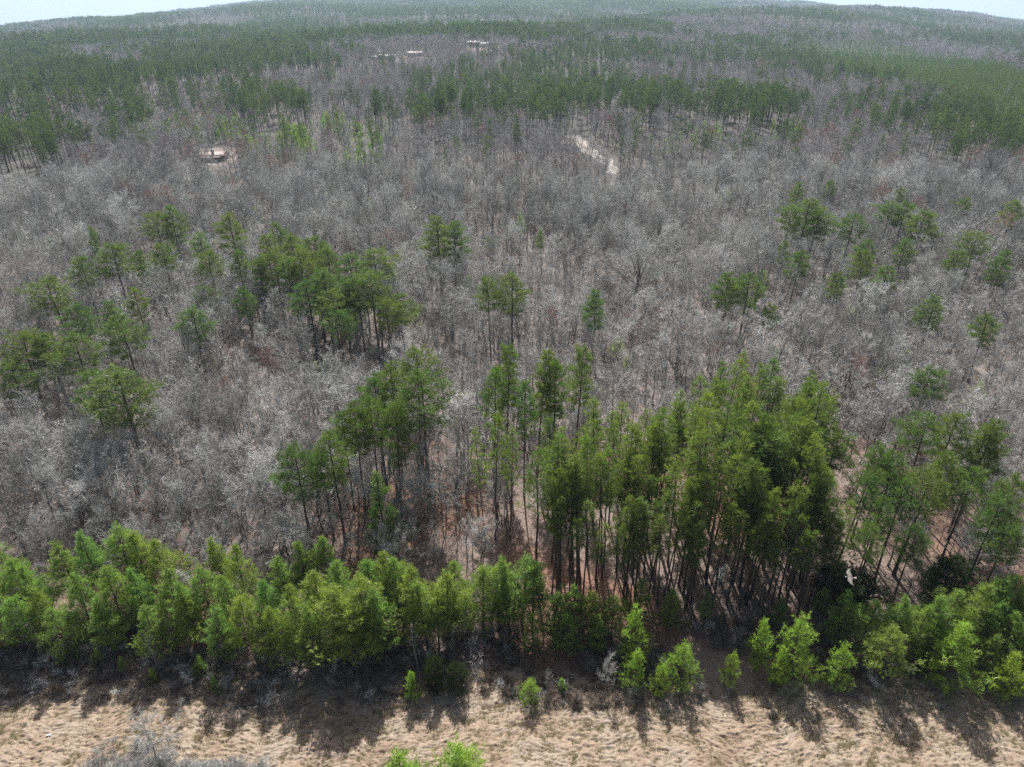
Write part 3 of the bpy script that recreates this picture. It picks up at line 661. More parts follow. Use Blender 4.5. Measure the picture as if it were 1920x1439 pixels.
row([(522, 1040, 12), (562, 1015, 12, .9, 'narrow dark pine'), (602, 1010, 12, .9, 'narrow dark pine'), (630, 1052, 13), (586, 1075, 13, 1.1), (620, 1095, 14, 1.2), (668, 1085, 14, 1.2), (702, 1112, 13, 1.1), (575, 1135, 12), (645, 1130, 13), (690, 1050, 13)], P_edge, 'wide bushy green pine', 'of the biggest belt clump', group='edge belt pines of the big clump', name='young_pine', cat='young pine')
row([(745, 1045, 13), (765, 1065, 13), (720, 1038, 13), (792, 1092, 13, 1.1), (830, 1070, 13, 1.1), (816, 1105, 12), (850, 1052, 11, .8, 'thin sparse pine'), (872, 1112, 11, .9)], P_edge, 'bushy pine', 'of the belt below the white dead snag', group='edge belt pines near the middle', name='young_pine', cat='young pine')
row([(902, 1060, 13, 1.1), (932, 1040, 13, 1.1), (980, 1045, 13, 1.1), (956, 1082, 13, 1.1), (1000, 1062, 12), (1042, 1110, 12), (1076, 1100, 11), (1112, 1108, 11), (1065, 1152, 9), (1122, 1152, 9), (1000, 1152, 9, .9), (1152, 1118, 11)], P_edge, 'shaded green pine', 'of the belt right of the middle', group='edge belt pines right of the middle', name='young_pine', cat='young pine')
row([(1205, 1085, 9, .9), (1262, 1105, 8, .9), (1330, 1110, 7, .8), (1470, 1120, 7, .9), (1550, 1105, 7, .8), (1592, 1105, 11, 1.0, 'taller bright-tipped pine')], P_edge, 'low shaded pine', 'under the foot of the dense stand', group='shaded young pines', name='young_pine', cat='young pine')
row([(1652, 1128, 10), (1702, 1118, 11), (1742, 1135, 11), (1772, 1118, 12), (1805, 1108, 12, 1.1), (1852, 1098, 12, 1.1), (1892, 1085, 12), (1916, 1080, 12), (1832, 1142, 10), (1882, 1132, 10), (1910, 1150, 10), (1765, 1160, 9), (1945, 1100, 12), (1950, 1160, 11)], P_edge, 'light green bushy pine', 'of the edge belt at far right', group='edge belt pines at far right', name='young_pine', cat='young pine')
# young pines and cedars standing at the edge of the field
Y = 'young_pine'; yc = 'young pine'
def solo(px, py, h, protos, label, name=Y, cat=yc, wide=1.0, base=None):
    x, y, z = at(px, py, h) if base is None else at(*base); PINES.append((x, y))
    return plant(name, protos[int(RG.randint(len(protos)))], x, y, h, label, cat, wide=wide)
solo(1197, 1222, 7.5, P_small, 'egg-shaped bright young pine, nearest the field in the trio right of the middle', wide=.95)
solo(1192, 1140, 10, P_small, 'taller bright young pine behind the egg-shaped one at the field edge', wide=.95)
solo(1245, 1248, 5.6, P_small, 'smallest bright young pine between the egg-shaped one and its spreading neighbour', wide=.95)
solo(1282, 1210, 7.5, P_small, 'open spreading young pine standing left of the lone round one', wide=1.25)
solo(1378, 1226, 6, P_small, 'lone round bright young pine with its shadow on the field', wide=.95)
solo(1437, 1165, 9.5, P_small, 'pale narrow young pine left of a larger rounded one', wide=.8)
solo(1506, 1163, 10.5, P_small, 'large rounded young pine casting a long shadow, left of the dark gap', wide=1.05)
solo(1470, 1215, 7, P_small, 'low young pine tucked between the pale narrow and the large rounded one', wide=.9)
solo(1585, 1212, 7.5, P_small, 'ragged bright young pine at the foot of the dark gap', wide=1.0)
solo(1675, 1175, 10.5, P_edge, 'big soft green young pine with bare lower twigs right of the gap', wide=1.5)
solo(1808, 1175, 11, P_small, 'biggest and brightest yellow-green young pine at lower right', wide=1.35)
solo(1870, 1190, 8, P_edge, 'green young pine behind the right shoulder of the brightest one', wide=1.3)
solo(1908, 1228, 8, P_small, 'bright young pine cut by the right picture edge', wide=1.1)
solo(995, 1275, 4.4, P_small, 'small flat-topped bright young pine alone at the middle of the field edge', wide=1.25)
solo(1053, 1273, 2.8, P_small, 'tiny bright young pine right of the small flat-topped one', wide=1.0)
solo(769, 1262, 5, P_small, 'small bright young pine left of the two dark cedars', wide=1.0)
solo(814, 1235, 6, P_cedar, 'taller dark cedar, left of the pair at the field edge', 'cedar_tree', 'cedar', wide=.72)
solo(855, 1244, 5.2, P_cedar, 'shorter rounder dark cedar, right of the pair at the field edge', 'cedar_tree', 'cedar', wide=.85)
solo(745, 1416, 9, P_small, 'yellow-green pine top, left of two rising from the bottom edge', wide=1.35)
solo(862, 1405, 10, P_small, 'yellow-green pine top, right of two rising from the bottom edge', wide=1.5)
solo(1790, 1048, 10, P_cedar, 'dark upright cedar behind the right end of the edge belt', 'cedar_tree', 'cedar', wide=1.0)
solo(1572, 1062, 7.5, P_cedar, 'dark cedar added to darken the gap, left under the hawk', 'cedar_tree', 'cedar', wide=1.3)  # this and the next cedar are added, standing in for the gap's deep shade
solo(1612, 1072, 7, P_cedar, 'dark cedar added to darken the gap, right under the hawk', 'cedar_tree', 'cedar', wide=1.4)
for a, b, h, lb in ((177, 1217, 3.4, 'pale little pine in deep shade, upper left of three'), (225, 1232, 3.0, 'greyish little pine in deep shade, middle of three'), (282, 1255, 3.0, 'thin little pine in deep shade, lower right of three'),
                    (370, 1232, 4.0, 'dark green little pine in shade below the red clay gap'), (398, 1268, 3.2, 'lowest little pine in shade left of centre')):
    solo(a, b, h, P_small, lb, wide=.9)

# ------------------------------------------------------------------ bare trees one can tell apart
def bare(px, py, h, protos, label, name='bare_tree', cat='bare tree', wide=1.0, group=None, tilt=(0, 0)):
    x, y, z = at(px, py, h); PINES.append((x, y))
    return plant(name, protos[int(RG.randint(len(protos)))], x, y, h, label, cat, group, wide=wide, tilt=tilt)
bare(1200, 440, 22, P_fan, 'widest fan-shaped bare tree with dark forked trunk, right of centre', wide=1.25)
bare(1865, 285, 19, P_fan, 'pale fan-shaped bare tree near the upper right corner', wide=1.2)
bare(350, 690, 16, P_oak, 'big silvery bare tree right of the largest spreading pine', wide=1.2)
bare(420, 725, 15, P_oak, 'silvery bare tree, second right of the largest spreading pine', wide=1.2)
bare(640, 690, 15, P_oak, 'silvery wide bare tree left of the centre-left pine line', wide=1.1)
bare(60, 800, 14, P_oak, 'pale wide bare tree at the left edge above the belt', wide=1.2)
bare(150, 850, 13, P_oak, 'pale low bare tree above the far left belt', wide=1.2)
bare(330, 880, 12, P_oak, 'pale many-branched bare tree above the gap in the belt', wide=1.2)
bare(430, 900, 12, P_oak, 'pale bare tree right above the gap in the belt', wide=1.1)
bare(1850, 300, 16, P_oak, 'smaller fan-shaped bare tree left beside the one in the upper right corner', wide=1.0)
bare(1040, 345, 17, P_oak, 'dark-forked bare tree below the sandy road', wide=1.0)
bare(1740, 705, 15, P_oak, 'pale spreading bare tree in front of the mottled pine', wide=1.0)
bare(260, 1345, 8.5, P_sap, 'leafless sapling standing in the field at lower left', 'bare_sapling', 'sapling', wide=1.0)
bare(1145, 1230, 6.5, P_sap, 'thin bare sapling among belt pines left of the egg-shaped young pine', 'bare_sapling', 'sapling', wide=.7)
bare(1028, 1258, 4.2, P_sap, 'slim bare sapling between the two smallest bright pines', 'bare_sapling', 'sapling', wide=.6)
dn = 'dead_tree'; dc = 'dead tree'
bare(748, 840, 15, P_dead[:1], 'white dead tree with crooked branches left of the tall open-crowned pine', dn, dc)
bare(775, 1170, 9, P_dead[:1], 'white dead snag leaning over the belt near the middle', dn, dc, wide=.8)
bare(892, 1228, 5.0, P_dead[1:], 'low white branching snag at the field edge by the cedars', dn, dc)
bare(150, 1062, 10, P_dead[:1], 'pale dead tree among the far left belt pines', dn, dc, wide=.8)
bare(52, 1150, 8, P_dead[:1], 'pale dead tree in shade at the left edge', dn, dc)
bare(272, 1180, 8, P_dead[:1], 'thin pale dead tree above the red clay gap', dn, dc, wide=.7)
bare(545, 1255, 4, P_dead[:1], 'small dead stem in shade, left of centre', dn, dc, wide=.8)
for a, b, h, lb in ((1600, 580, 8, 'white blossoming tree among bare trunks at right'), (1590, 620, 6, 'lower white blossoming tree at right, below the taller one'), (1755, 640, 7, 'white blossoming tree below the flat-topped bright pine'), (1345, 435, 7, 'faint white blossoming tree in the upper bare wood')):
    bare(a, b, h, P_bloom, lb, 'blossoming_tree', 'blossoming tree', wide=1.1)
for a, b, h, lb in ((1840, 730, 11, 'pale green budding tree above the right edge stand'), (1720, 700, 9, 'pale green budding tree beside the mottled pine'), (640, 560, 8, 'pale yellow-green budding tree right of the dense left group')):
    bare(a, b, h, P_pale, lb, 'budding_tree', 'budding tree', wide=1.2)
for a, b, h, lb in ((100, 735, 12, 'reddish budding tree left of the largest spreading pine'), (1640, 600, 9, 'reddish budding tree below the white blossoming ones'), (1345, 640, 11, 'reddish budding tree behind the dense stand'), (1290, 400, 10, 'reddish budding tree high in the middle bare wood'), (35, 485, 12, 'reddish budding tree at the upper left edge')):
    bare(a, b, h, P_redtwig, lb, 'budding_tree', 'budding tree')

# ------------------------------------------------------------------ the bare wood: nearest 270 as things, the rest as one mass
def keep_clear(x, y, pts, r):
    P = np.array(pts); k = np.ones(len(x), bool)
    for i in range(0, len(x), 4000):
        d = np.hypot(x[i:i + 4000, None] - P[None, :, 0], y[i:i + 4000, None] - P[None, :, 1]).min(1); k[i:i + 4000] = d > r
    return k
def grid(y0, y1, s, seed, wide=1.0):
    r = np.random.RandomState(seed); X = []; Y_ = []
    for y in np.arange(y0, y1, s):
        wd = (y * .84 + 34) * wide; x = np.arange(-wd, wd, s); X.append(x + r.uniform(-.5, .5, len(x)) * s); Y_.append(np.full(len(x), y) + r.uniform(-.5, .5, len(x)) * s)
    return np.concatenate(X), np.concatenate(Y_)
CLEAR = [[(1055, 250), (1095, 250), (1160, 295), (1170, 345), (1140, 350), (1085, 315), (1062, 280)], [(376, 277), (440, 273), (452, 290), (440, 330), (384, 332)], [(732, 106), (800, 101), (808, 121), (742, 124)], [(700, 108), (735, 108), (735, 120), (700, 120)],
         [(876, 82), (915, 82), (917, 96), (878, 97)], [(352, 212), (390, 210), (392, 230), (360, 234)], [(1425, 340), (1448, 340), (1448, 395), (1425, 395)], [(1368, 150), (1396, 149), (1400, 166), (1372, 167)]]
def cleared(px, py):
    c = np.zeros(len(px), bool)
    for p in CLEAR: c |= inpoly(px, py, p)
    return c
BARE = []
X, Y_ = grid(70, 112, 3.7, 101); px, py = proj(X, Y_, gz(X, Y_))
# the belt is mostly pine below row 1150; under the stand hardwoods are few
under = inpoly(px, py, [(960, 900), (1600, 850), (1640, 1250), (960, 1250)])
r = np.random.RandomState(5); k = keep_clear(X, Y_, PINES, 1.5) & (~under | (r.rand(len(X)) < .16)) & (Y_ > 74) & ((Y_ > 82) | (r.rand(len(X)) < .25)) & (px > -60) & (px < 1980)
X, Y_, px, py = X[k], Y_[k], px[k], py[k]; o_ = np.argsort(Y_)[:262]; rest0 = np.argsort(Y_)[262:]
def bare_words(a, b):
    if a < 330: w_ = 'at far left, behind the belt'
    elif a < 560: w_ = 'behind the gap in the belt'
    elif a < 760: w_ = 'around the feet of the centre-left pine line'
    elif a < 960: w_ = 'between the centre-left pines and the central clump'
    elif a < 1600: w_ = 'among the trunks of the dense pine stand'
    else: w_ = 'between the pines of the right edge stand'
    return w_
for i in o_:
    near = 'low' if Y_[i] < 88 else 'taller'; wz = bare_words(px[i], py[i]); hh = (8 + 2.5 * r.rand()) if near == 'low' else 10.5 + 4 * r.rand()
    if px[i] > 960 and px[i] < 1640: hh *= .8
    pr = P_bare if r.rand() < (.35 if px[i] < 640 else .75) else P_oak[1:]
    plant('bare_tree', pr[r.randint(len(pr))], X[i], Y_[i], hh, f'{near} leafless grey tree {wz}', 'bare tree', f'{near} leafless trees {wz}', wide=.85 + .4 * r.rand(), tilt=(r.randn() * .04, r.randn() * .04))
X0, Y0 = X[rest0], Y_[rest0]

# ------------------------------------------------------------------ masses (one object each)
def scatter(name, label, cat, pts, scales, rz, idx, protos, tilt=.0):
    """one object: points that carry copies of the given meshes"""
    n = len(pts); me = bpy.data.meshes.new(name); me.vertices.add(n); me.vertices.foreach_set("co", np.asarray(pts, np.float32).ravel())
    q = np.random.RandomState(n % 1000)
    rot = np.stack([q.randn(n) * tilt, q.randn(n) * tilt, rz], 1).astype(np.float32)
    a = me.attributes.new("rot", 'FLOAT_VECTOR', 'POINT'); a.data.foreach_set("vector", rot.ravel())
    a = me.attributes.new("scl", 'FLOAT_VECTOR', 'POINT'); a.data.foreach_set("vector", np.asarray(scales, np.float32).ravel())
    a = me.attributes.new("pick", 'INT', 'POINT'); a.data.foreach_set("value", np.asarray(idx, np.int32))
    ob = bpy.data.objects.new(name, me); COL.objects.link(ob)
    c = bpy.data.collections.new(name + "_kinds")
    for j, p in enumerate(protos): p.name = f"{chr(97 + j)}_{name}"; c.objects.link(p)
    ng = bpy.data.node_groups.new(name, 'GeometryNodeTree'); ng.interface.new_socket("Geometry", in_out='INPUT', socket_type='NodeSocketGeometry'); ng.interface.new_socket("Geometry", in_out='OUTPUT', socket_type='NodeSocketGeometry')
    gi = ng.nodes.new("NodeGroupInput"); go = ng.nodes.new("NodeGroupOutput"); ip = ng.nodes.new("GeometryNodeInstanceOnPoints"); ci = ng.nodes.new("GeometryNodeCollectionInfo")
    ci.inputs[0].default_value = c; ci.inputs["Separate Children"].default_value = True; ci.inputs["Reset Children"].default_value = True
    def na(nm, ty):
        x = ng.nodes.new("GeometryNodeInputNamedAttribute"); x.data_type = ty; x.inputs[0].default_value = nm; return x.outputs[0]
    ln = ng.links.new; ln(gi.outputs[0], ip.inputs["Points"]); ln(ci.outputs[0], ip.inputs["Instance"]); ip.inputs["Pick Instance"].default_value = True
    ln(na("pick", 'INT'), ip.inputs["Instance Index"]); ln(na("rot", 'FLOAT_VECTOR'), ip.inputs["Rotation"]); ln(na("scl", 'FLOAT_VECTOR'), ip.inputs["Scale"])
    ln(ip.outputs[0], go.inputs[0]); md = ob.modifiers.new("scatter", 'NODES'); md.node_group = ng
    tag(ob, label, cat, kind='stuff'); return ob
def whole(proto, name='tree'):
    """trunk and crown of a prototype as one mesh object for the masses"""
    obs = []
    import bmesh
    bm = bmesh.new(); mats = []
    for nm, me in proto.p:
        off = len(mats); mats += list(me.materials); n0 = len(bm.faces); bm.from_mesh(me); bm.faces.ensure_lookup_table()
        for f in bm.faces[n0:]: f.material_index += off
    m2 = bpy.data.meshes.new(name); bm.to_mesh(m2); bm.free()
    for mm in mats: m2.materials.append(mm)
    return bpy.data.objects.new(name, m2)
def S3(s, wide): return np.stack([s * wide, s * wide, s], 1)

# mid-distance and far pines
def far_pine(seed, h=23, R_=2.6, cb=.5, shape='mature', mt='far', nb=20, puffs=3, tufts=4, bl=6, ln=.75, wd=.17):
    T, W_, Nd = pine_geo(seed, h, R_, cb, shape, nb, puffs, tufts, bl, ln, wd, .2, stubs=False); return joined("pine", [T, W_, Nd], [M['pbark'], M['pbark'], M[mt]])
def vfar_pine(seed, h=22, R_=2.6, cb=.4, mt='far', shape='bush'):
    T, W_, Nd = pine_geo(seed, h, R_, cb, shape, 12, 2, 3, 5, 1.3, .42, .22, stubs=False); return joined("pine", [T, Nd], [M['pbark'], M[mt]])
M['lightfar'] = leaf_mat("distant_plantation_needles", (.06, .10, .035), (.15, .21, .06), .45, ((.85, .9, .9), (1.1, 1.05, 1.0)))
FP = [far_pine(201, 23, 2.8, .55), far_pine(202, 24, 2.5, .5), far_pine(203, 22, 3.2, .58), far_pine(204, 20, 2.0, .45, 'plant', 'far'), far_pine(205, 18, 2.2, .4, 'plant', 'far'), far_pine(206, 8, 1.9, .1, 'bush', 'sprout', 18, 3, 4, 6, .5, .12), far_pine(207, 18, 2.4, .2, 'plant', 'lightfar')]
VP = [vfar_pine(211), vfar_pine(212, 20, 2.2, .3), vfar_pine(213, 24, 3.0, .5, shape='mature'), vfar_pine(214, 22, 2.6, .2, 'lightfar')]
def far_bare(seed, h=17, spread=.26, tw=.075, tl=1.5, nl=11, mid=4, fine=2, extra=1, mt='ftwig', fork=False, trunk=.17):
    T, Lb, W_, E = bare_geo(seed, h=h, spread=spread, nl=nl, mid=mid, fine=fine, tw=tw, tl=tl, extra=extra, first=.35, trunk=trunk, fork=fork); return joined("bare", [T, Lb, W_], [M['fbark'], M['fbark'], M[mt]])
FB = [far_bare(221), far_bare(222, 18, .22), far_bare(223, 15, .32), far_bare(224, 16, fork=True, nl=8, mid=6), far_bare(225, 13, .36), far_bare(226, 12, .34, mt='red')]
VB = [far_bare(231, 16, .34, .26, 2.6, 9, 3, 1, 1), far_bare(232, 15, .38, .26, 2.6, 9, 3, 1, 1), far_bare(233, 14, .42, .26, 2.6, 9, 3, 1, 1)]

# where pines grow beyond the near wood: outlines of their feet on the survey picture, share of pine, height
PZ = [([(0, 330), (130, 325), (260, 285), (250, 310), (120, 350), (0, 378)], .55, 21), ([(1620, 262), (1780, 300), (1930, 345), (1930, 385), (1760, 330), (1630, 290)], .6, 22), ([(0, 95), (120, 80), (230, 150), (420, 190), (440, 232), (330, 238), (235, 300), (130, 335), (0, 360)], .93, 24), ([(430, 190), (560, 190), (575, 262), (440, 262)], .93, 25), ([(0, 60), (480, 60), (700, 120), (640, 190), (430, 185), (200, 140)], .62, 22),
      ([(660, 222), (935, 222), (935, 258), (660, 262)], .80, 25), ([(935, 215), (1240, 215), (1240, 258), (935, 256)], .75, 23), ([(1240, 222), (1500, 222), (1520, 262), (1240, 262)], .97, 25), ([(1500, 150), (1700, 170), (1930, 300), (1930, 345), (1780, 300), (1640, 250), (1540, 215)], .85, 22),
      ([(1460, 95), (1620, 80), (1930, 150), (1930, 300), (1700, 175), (1560, 150)], .985, 13), ([(640, 120), (1000, 130), (1000, 215), (640, 222)], .38, 20), ([(1000, 70), (1420, 90), (1500, 215), (1000, 215)], .58, 20), ([(430, 0), (1000, 0), (1000, 90), (480, 100)], .88, 22),
      ([(1000, 0), (1300, 0), (1260, 62), (1000, 62)], .7, 20), ([(1240, 45), (1500, 50), (1930, 110), (1930, 150), (1640, 78), (1260, 95)], .12, 18), ([(1300, 0), (1930, 20), (1930, 110), (1500, 48), (1300, 40)], .75, 20), ([(0, 0), (480, 0), (480, 62), (0, 95)], .6, 20)]
SPR = [[(385, 235), (740, 240), (720, 330), (560, 330), (430, 300)], [(610, 300), (690, 290), (700, 350), (610, 352)], [(1180, 258), (1500, 264), (1480, 300), (1180, 296)], [(1590, 340), (1730, 345), (1730, 385), (1590, 380)], [(240, 235), (390, 240), (380, 275), (250, 290)]]
def pineshare(X, Y_, px, py):
    qx, qy = px, py; wob = np.clip((py - 20) / 200, .1, 1); px = px + 26 * noise2(X, Y_, 40, 51); py = py + wob * (9 * noise2(X, Y_, 30, 52) + 8 * noise2(X, Y_, 9, 53)); s = np.where(py < 70, .72, np.where(py < 215, .42, np.where(py < 350, .085, .014))); h = np.full(len(px), 21.0)
    n = noise2(X, Y_, 70, 31) * .5
    for poly, sh, hh in PZ:
        k = inpoly(px, py, poly); s = np.where(k, sh, s); h = np.where(k, hh, h)
    amb = s > .09; s = np.where(amb & (s < .97), np.clip(s * .82 + n * 1.5 + .5 * noise2(X, Y_, 20, 32), 0, 1), s)
    return s, h
r = np.random.RandomState(77)
PP, PS, PI, BP, BS, BI = [], [], [], [], [], []
def addmass(y0, y1, s, seed, pl, bl_, off):
    X, Y_ = grid(y0, y1, s, seed); Z = gz(X, Y_); px, py = proj(X, Y_, Z); k = (~cleared(px, py) | (np.random.RandomState(seed).rand(len(X)) < .14)) & (px > -90) & (px < 2010)
    if y0 < 240: k &= keep_clear(X, Y_, PINES, 1.8)
    X, Y_, Z, px, py = X[k], Y_[k], Z[k], px[k], py[k]; sh, hh = pineshare(X, Y_, px, py); pine = r.rand(len(X)) < sh
    return X, Y_, Z, px, py, pine, hh
# 112 .. 330 m : near meshes; 330 .. 800 : mid; 800 .. 3000 : far
near_b = [whole(p, 'bare_tree') for p in P_bare + P_oak + P_redtwig + P_pale + P_bloom + P_small]
X, Y_, Z, px, py, pine, hh = addmass(112, 330, 4.0, 301, 0, 0, 0)
k = ~pine & (r.rand(len(X)) < .84 + .12 * sm(150, 240, Y_) + .42 * noise2(X, Y_, 16, 88))
X = np.concatenate([X0, X[k]]); Y_ = np.concatenate([Y0, Y_[k]]); n = len(X); idx = r.choice(14, n, p=[.185, .185, .13, .155, .13, .04, .05, .085, .01, .012, .004, .005, .005, .004])
h = np.array([17, 19, 15, 18, 16, 17, 15, 14, 12., 17, 25, 13, 12, 14])[idx]; hs = (9 + 7.5 * r.rand(n) ** 1.1) * (1 + .14 * noise2(X, Y_, 30, 8)) / h
ok = X > -1e9
scatter("bare_forest", "continuous wood of leafless grey trees filling the middle ground", "bare woodland", np.stack([X, Y_, gz(X, Y_) - .1], 1), S3(hs, 1.0 + .45 * r.rand(n)), r.rand(n) * 6.28, idx, near_b, .04)
print("near bare", n)
# undergrowth saplings between them
X, Y_ = grid(76, 300, 4.6, 401); px, py = proj(X, Y_, gz(X, Y_)); k = (px > -80) & (px < 2000) & ~cleared(px, py) & keep_clear(X, Y_, PINES, 1.0); k &= ~(inpoly(px, py, [(960, 900), (1600, 850), (1640, 1250), (960, 1250)]) & (r.rand(len(X)) < .6)); X, Y_ = X[k], Y_[k]; n = len(X)
sap = whole(P_sap[0], 'sapling'); sap2 = joined('sapling', list(bare_geo(97, h=5, spread=.5, nl=9, mid=4, fine=2, trunk=.05, tl=.5, tw=.02, first=.1, extra=2)[:3]), [M['brush']] * 3)
scatter("undergrowth", "thin leafless saplings and brush between the trunks", "undergrowth", np.stack([X, Y_, gz(X, Y_) - .05], 1), S3(.5 + .9 * r.rand(n), .9 + .4 * r.rand(n)), r.rand(n) * 6.28, r.randint(0, 2, n), [sap, sap2], .08)
# mid distance
A = [addmass(330, 560, 5.0, 302, 0, 0, 0), addmass(560, 900, 5.9, 303, 0, 0, 0)]
X, Y_, Z, px, py, pine, hh = [np.concatenate([a[j] for a in A]) for j in range(7)]
Xn, Yn, Zn, pxn, pyn, pn, hn = addmass(112, 330, 4.5, 301, 0, 0, 0)
k = pn & (pyn < 330)
X2, Y2, Z2, h2 = [np.concatenate([a[pine], b[k]]) for a, b in ((X, Xn), (Y_, Yn), (Z, Zn), (hh, hn))]
keep2 = (r.rand(len(X2)) < .46) | (h2 < 15); X2, Y2, Z2, h2 = X2[keep2], Y2[keep2], Z2[keep2], h2[keep2]
n = len(X2); idx = np.where(h2 < 15, 6, r.choice(4, n, p=[.3, .3, .2, .2])); hb = np.array([23, 24, 22, 20, 18, 8., 18])[idx]; s = h2 * (.66 + .42 * r.rand(n) ** .7) / hb
# bright saplings
pxb, pyb = px[~pine], py[~pine]; sp = np.zeros(len(pxb), bool)
for p in SPR: sp |= inpoly(pxb, pyb, p)
sp &= (r.rand(len(sp)) < .6) & (noise2(X[~pine], Y_[~pine], 14, 44) > -.1)
X3, Y3, Z3 = X[~pine][sp], Y_[~pine][sp], Z[~pine][sp]; m = len(X3)
scatter("pine_forest", "mixed pine wood on the slopes beyond the bare wood", "pine woodland", np.stack([np.concatenate([X2, X3]), np.concatenate([Y2, Y3]), np.concatenate([Z2, Z3]) - .1], 1),
        S3(np.concatenate([s, .9 + .6 * r.rand(m)]), .9 + .3 * r.rand(n + m)), r.rand(n + m) * 6.28, np.concatenate([idx, np.full(m, 5)]), FP, .02)
print("mid pines", n, m)
inS = np.zeros(len(X), bool)
for p in SPR: inS |= inpoly(px, py, p)
k = ~pine & (~inS | (r.rand(len(X)) < .35)) & (r.rand(len(X)) < .8 + .3 * noise2(X, Y_, 22, 89)); X, Y_, Z = X[k], Y_[k], Z[k]; n = len(X); idx = r.choice(6, n, p=[.24, .24, .18, .14, .17, .03]); hb = np.array([17, 18, 15, 16, 13, 12.])[idx]
low = sm(.2, 1, noise2(X, Y_, 60, 12)); s = (13.0 - 4 * low + 4.5 * r.rand(n)) / hb
scatter("distant_bare_forest", "leafless wood between the far pine stands", "bare woodland", np.stack([X, Y_, Z - .1], 1), S3(s, .95 + .35 * r.rand(n)), r.rand(n) * 6.28, idx, FB, .03)
print("mid bare", n)
A = [addmass(900, 1600, 8.0, 304, 0, 0, 0), addmass(1600, 2800, 13, 305, 0, 0, 0)]
X, Y_, Z, px, py, pine, hh = [np.concatenate([a[j] for a in A]) for j in range(7)]
sc = 1 + .35 * sm(1500, 2600, Y_)
n = int(pine.sum()); scatter("far_pine_forest", "hazy pine forest towards the horizon", "pine forest", np.stack([X[pine], Y_[pine], Z[pine] - .3], 1), S3(hh[pine] / 22 * (.6 + .5 * r.rand(n)), 1.25 * sc[pine]), r.rand(n) * 6.28, np.where(hh[pine] < 15, 3, r.randint(0, 3, n)), VP)
b = ~pine; m = int(b.sum()); scatter("far_bare_forest", "hazy purplish leafless forest towards the horizon", "bare forest", np.stack([X[b], Y_[b], Z[b] - .3], 1), S3(.8 + .35 * r.rand(m), 1.3 * sc[b]), r.rand(m) * 6.28, r.randint(0, 3, m), VB)
print("far", n, m)
# beyond: groves of many crowns each
def grove(seed, mt):
    q = np.random.RandomState(seed); g = Geo()
    for i in range(26):
        c = np.array([q.uniform(-32, 32), q.uniform(-32, 32), 0]); h = 16 + 6 * q.rand(); B = c + np.stack([q.randn(46) * 2.6, q.randn(46) * 2.6, h * (.35 + .62 * q.rand(46))], 1)
        D = unit(q.randn(46, 3) + [0, 0, .5]); g.add(blades(B, D, 3.2, 2.0, q), q.rand())
    return joined("grove", [g], [M[mt]])
GV = [grove(1, 'far'), grove(2, 'far'), grove(3, 'ftwig')]
X, Y_ = grid(2800, 8500, 52, 306, 1.15); n = len(X); nz = noise2(X, Y_, 600, 9); idx = np.where(nz + r.randn(n) * .3 > .35, 2, r.randint(0, 2, n))
scatter("horizon_forest", "blue hazy forest at the horizon", "forest", np.stack([X, Y_, gz(X, Y_) - 1], 1), S3(.9 + .3 * r.rand(n), np.ones(n)), r.randint(0, 4, n) * 1.57, idx, GV)
print("horizon", n)
# brush along the field edge and dry grass on the field
bg_ = lambda sd, m_, h: joined('brush', list(bare_geo(sd, h=h, spread=.7, nl=12, mid=4, fine=3, trunk=.02, tl=.28, tw=.016, first=.02, extra=2)[:3]), [M[m_]] * 3)
BR = [bg_(501, 'brush', 1.3), bg_(502, 'brush', 1.0), bg_(503, 'twig', 1.5)]
r = np.random.RandomState(9); n = 5200; X = r.uniform(-78, 78, n); Y_ = 59.5 + 13 * r.rand(n) ** 1.1 + 2 * noise2(X, Y_ * 0 if False else X * .3, 9, 3); left = sm(-18, -45, X) ; k = (r.rand(n) < .45 + .3 * (Y_ > 64)) & ((noise2(X, Y_, 5, 71) > -.2) | (X < -30))
X, Y_ = X[k], Y_[k]; n = len(X)
nb = 2600; XL = r.uniform(-52, -28, nb); YL = r.uniform(44, 60, nb); kk = (YL < 60 + (XL + 28) * .55 + 2 * r.randn(nb)) & (r.rand(nb) < .75) & ((YL < 50.5) | (XL < -40)); X = np.concatenate([X, XL[kk]]); Y_ = np.concatenate([Y_, YL[kk]]); n = len(X); bi = np.where((Y_ < 59) & (X < -26), 2, r.choice(3, n, p=[.45, .4, .15]))
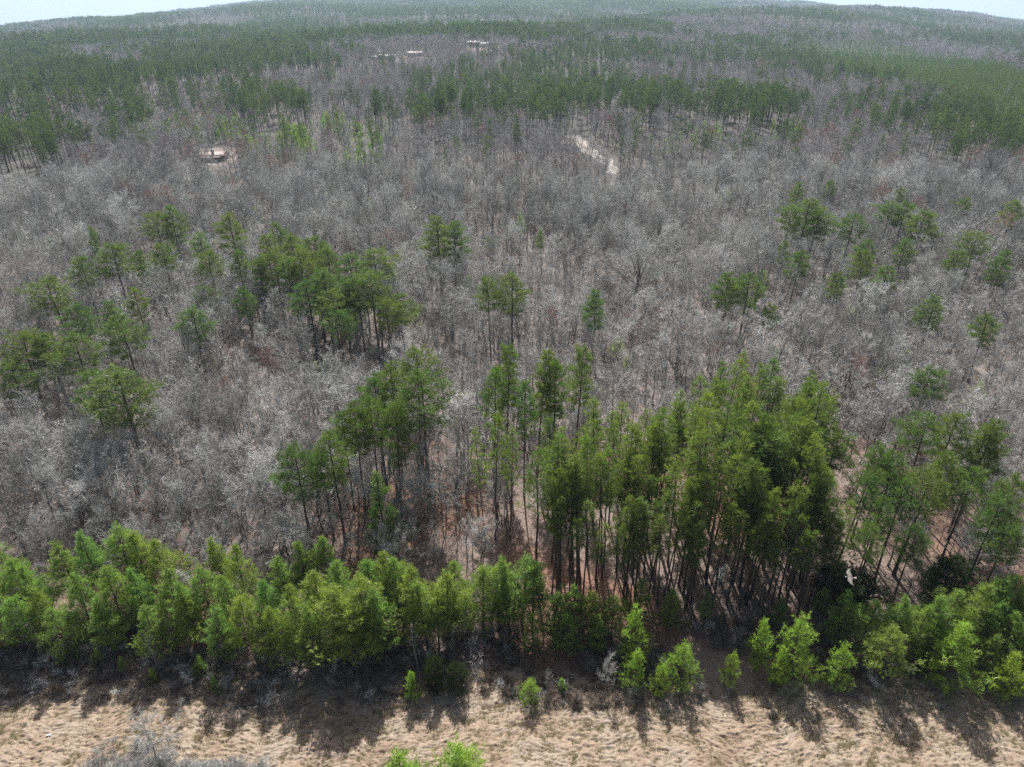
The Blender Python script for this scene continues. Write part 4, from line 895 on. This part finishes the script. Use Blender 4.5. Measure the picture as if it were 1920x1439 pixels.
scatter("brush", "grey-brown leafless brush and briars along the field edge", "brush", np.stack([X, Y_, gz(X, Y_)], 1), S3(.5 + .8 * r.rand(n), 1 + .5 * r.rand(n)), r.rand(n) * 6.28, bi, BR, .15)
def tuft(seed, h, nbl, lean):
    q = np.random.RandomState(seed); g = Geo(); B = np.stack([q.randn(nbl) * .16, q.randn(nbl) * .16, np.zeros(nbl)], 1)
    D = unit(q.randn(nbl, 3) * .5 + [lean, 0, .65]); g.add(blades(B, D, h * (.6 + .7 * q.rand(nbl, 1)), .035, q), np.repeat(q.rand(nbl), 3)); return joined("tuft", [g], [M['grass']])
TF = [tuft(601, .34, 34, .6), tuft(602, .28, 30, .8), tuft(603, .45, 36, .35)]
n = 52000; X = r.uniform(-86, 86, n); Y_ = r.uniform(43.5, 66, n); k = Y_ < field_edge(X) + 3 * r.rand(n) ** 2; d = .6 * noise2(X, Y_, .8, 61) + .4 * noise2(X, Y_, 5, 62); k &= d > r.randn(n) * .7 - .2; X, Y_, d = X[k], Y_[k], d[k]; n = len(X)
scatter("dry_grass", "matted tan dry grass lying in swirls over the field", "grass", np.stack([X, Y_, gz(X, Y_) + .12], 1), S3(.35 + .55 * r.rand(n) + .15 * d, 1.1 + .3 * r.rand(n)), noise2(X, Y_, 7, 63) * 2.2 + r.randn(n) * 1.1, r.choice(3, n, p=[.45, .4, .15]), TF, .1)
print("grass", n)

# ------------------------------------------------------------------ haze
def haze(density=1.0e-4):
    m, t, out = mat("haze"); pv = N(t, "ShaderNodeVolumePrincipled"); pv.inputs["Color"].default_value = (.60, .80, 1, 1); pv.inputs["Density"].default_value = density
    pv.inputs["Anisotropy"].default_value = .3
    t.links.new(pv.outputs[0], out.inputs["Volume"])
    zs_ = gz(np.array([-17000, 17000, -17000, 17000, 0, 0.]), np.array([12500, 12500, 500, 500, 9000, 100.])).min() - 8
    v, f = box(-17500, 17500, -600, 13000, zs_, 108); o = mesh_obj("haze", v, f, m); tag(o, 'thin blue haze over the far forest', 'haze', kind='stuff')
haze()
